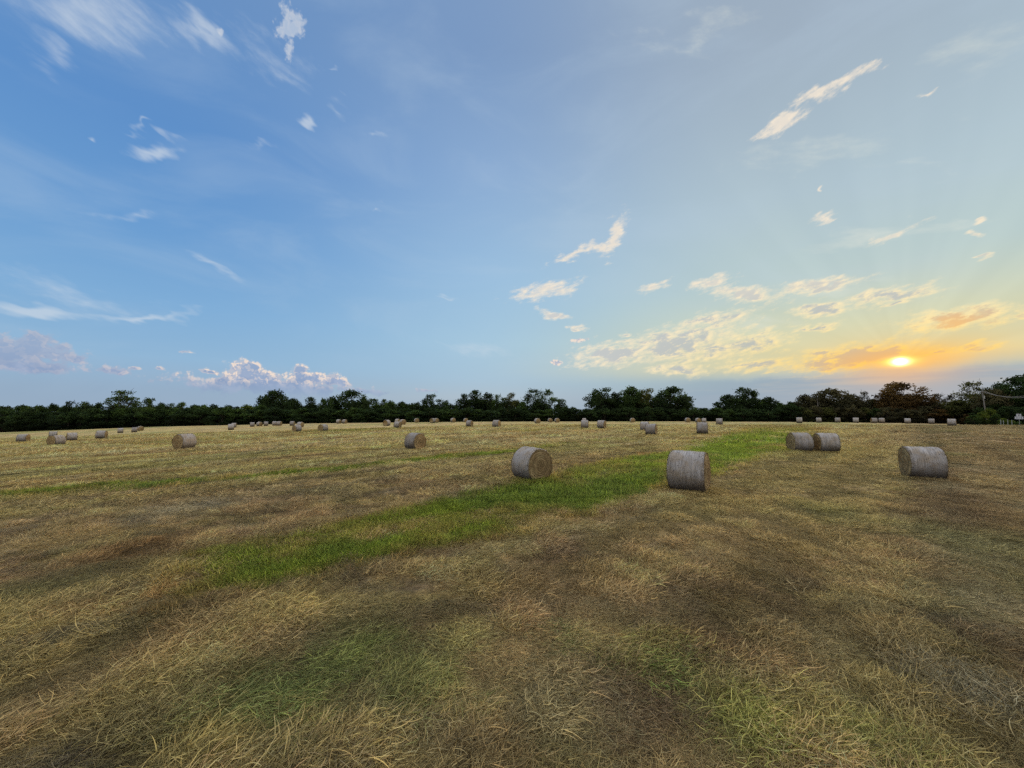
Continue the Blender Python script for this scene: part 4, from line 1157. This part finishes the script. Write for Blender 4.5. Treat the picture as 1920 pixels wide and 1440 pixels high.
def utility_pole(x, Yd, ytop, lean, label):
    X = (x - 960) / FPX * Yd; zb = float(terrain_base(X, Yd)); ztop = at(x, ytop, Yd)[2] - zb
    o = empty('utility_pole', (X, Yd, zb), label, 'utility pole')
    V = []; F = []; tube((lean, 0, -.3), (0, 0, ztop), .17, .11, V, F, 12)
    V2 = list(V); V.append((0, 0, ztop + .02)); c = len(V) - 1
    for k in range(12): F.append((12 + k, 12 + (k + 1) % 12, c))
    obj('pole', mesh_from('pole', V, F, (M_WOOD,), True), o)
    V = []; F = []; boxq((0.0, -.16, ztop - .35), (1.3, .09, .11), V, F); tube((-.45, -.14, ztop - .4), (0, -.12, ztop - 1.0), .02, .02, V, F, 5); tube((.45, -.14, ztop - .4), (0, -.12, ztop - 1.0), .02, .02, V, F, 5)
    obj('crossarm', mesh_from('crossarm', V, F, (M_WOOD,)), o)
    for sx_ in (-.5, .5):
        V = []; F = []
        for (z0, z1, r0, r1) in ((0, .06, .03, .05), (.06, .1, .05, .03), (.1, .15, .045, .02)): tube((sx_, -.16, ztop - .29 + z0), (sx_, -.16, ztop - .29 + z1), r0, r1, V, F, 8)
        obj('insulator', mesh_from('insulator', V, F, (M_CER,), True), o)
    V = []; F = []; tube((.34, -.05, ztop - 2.3), (.34, -.05, ztop - 1.5), .17, .17, V, F, 12); boxq((.17, -.05, ztop - 1.9), (.2, .08, .3), V, F)
    t0 = len(V); V.append((.34, -.05, ztop - 1.47)); [F.append((12 + k, 12 + (k + 1) % 12, t0)) for k in range(12)]
    obj('transformer', mesh_from('transformer', V, F, (M_POST,), True), o)
    return np.array([X, Yd, zb + ztop - .14])
T1 = utility_pole(1842.5, 112, 732.5, .75, 'leaning grey wooden utility pole rising out of the bright green shrub')
T2 = utility_pole(2010, 88, 712, 0, 'upright utility pole past the right edge carrying the far end of the wires')
for dx, lb, sag in ((-.5, 'farther of the two power lines sagging before the black trees at right', 2.6), (.5, 'nearer of the two power lines sagging before the black trees at right', 2.9)):
    a = T1 + np.array([dx, -.16, 0]); b = T2 + np.array([dx, -.16, 0]); V = []; F = []; pr = None
    for k in range(33):
        u = k / 32; p = a * (1 - u) + b * u; p = p + np.array([0, 0, -4 * sag * u * (1 - u)]) - a
        if pr is not None: tube(pr, p, .055, .055, V, F, 6)
        pr = p
    obj('power_line', mesh_from('power_line', V, F, (M_WIRE,), True), None, tuple(a), label=lb, category='power line')

# pair of route plates on one post, seen at the right edge
sgp = at(1912, 796, 84); sgp[2] = float(terrain_base(sgp[0], 84))
o = empty('road_sign', tuple(sgp), 'white road sign plates on a thin post at the right edge', 'road sign', rotz=-.95)
V = []; F = []; boxq((0, .03, 1.1), (.06, .05, 2.6), V, F); obj('post', mesh_from('post', V, F, (M_POST,)), o)
zt = at(1912, 776, 84)[2] - sgp[2]
V = []; F = []; boxq((0, 0, zt - .27), (.66, .02, .54), V, F); obj('upper_plate', mesh_from('upper_plate', V, F, (M_PLATE,)), o)
V = []; F = []; boxq((-.30, 0, zt - .86), (.56, .02, .58), V, F); obj('lower_plate', mesh_from('lower_plate', V, F, (M_PLATE,)), o)
V = []; F = []; boxq((.30, 0, zt - .86), (.56, .02, .58), V, F); obj('lower_plate', mesh_from('lower_plate', V, F, (M_PLATE,)), o)
V = []; F = []
boxq((0, -.013, zt - .27), (.05, .006, .36), V, F); boxq((0, -.013, zt - .27), (.22, .006, .05), V, F)
for s in (-.3, .3): boxq((s, -.013, zt - .86), (.06, .006, .34), V, F)
obj('sign_marking', mesh_from('sign_marking', V, F, (M_INK,)), o)

for i, (x, yt, lean) in enumerate(((1876.5, 787, .05), (1882, 788.5, -.06), (1889.5, 787, .03), (1897, 787.5, .08))):
    p = at(x, 794, 90); p[2] = float(terrain_base(p[0], 90)); h = at(x, yt, 90)[2] - p[2]
    V = []; F = []; tube((0, 0, -.2), (lean, 0, h), .055, .05, V, F, 8); V.append((lean, 0, h + .05)); c = len(V) - 1
    for k in range(8): F.append((8 + k, 8 + (k + 1) % 8, c))
    obj('fence_post', mesh_from('fence_post', V, F, (M_POST,), False), None, tuple(p), label='short white post in the weeds left of the road signs', category='fence post', group='white posts beside the road')
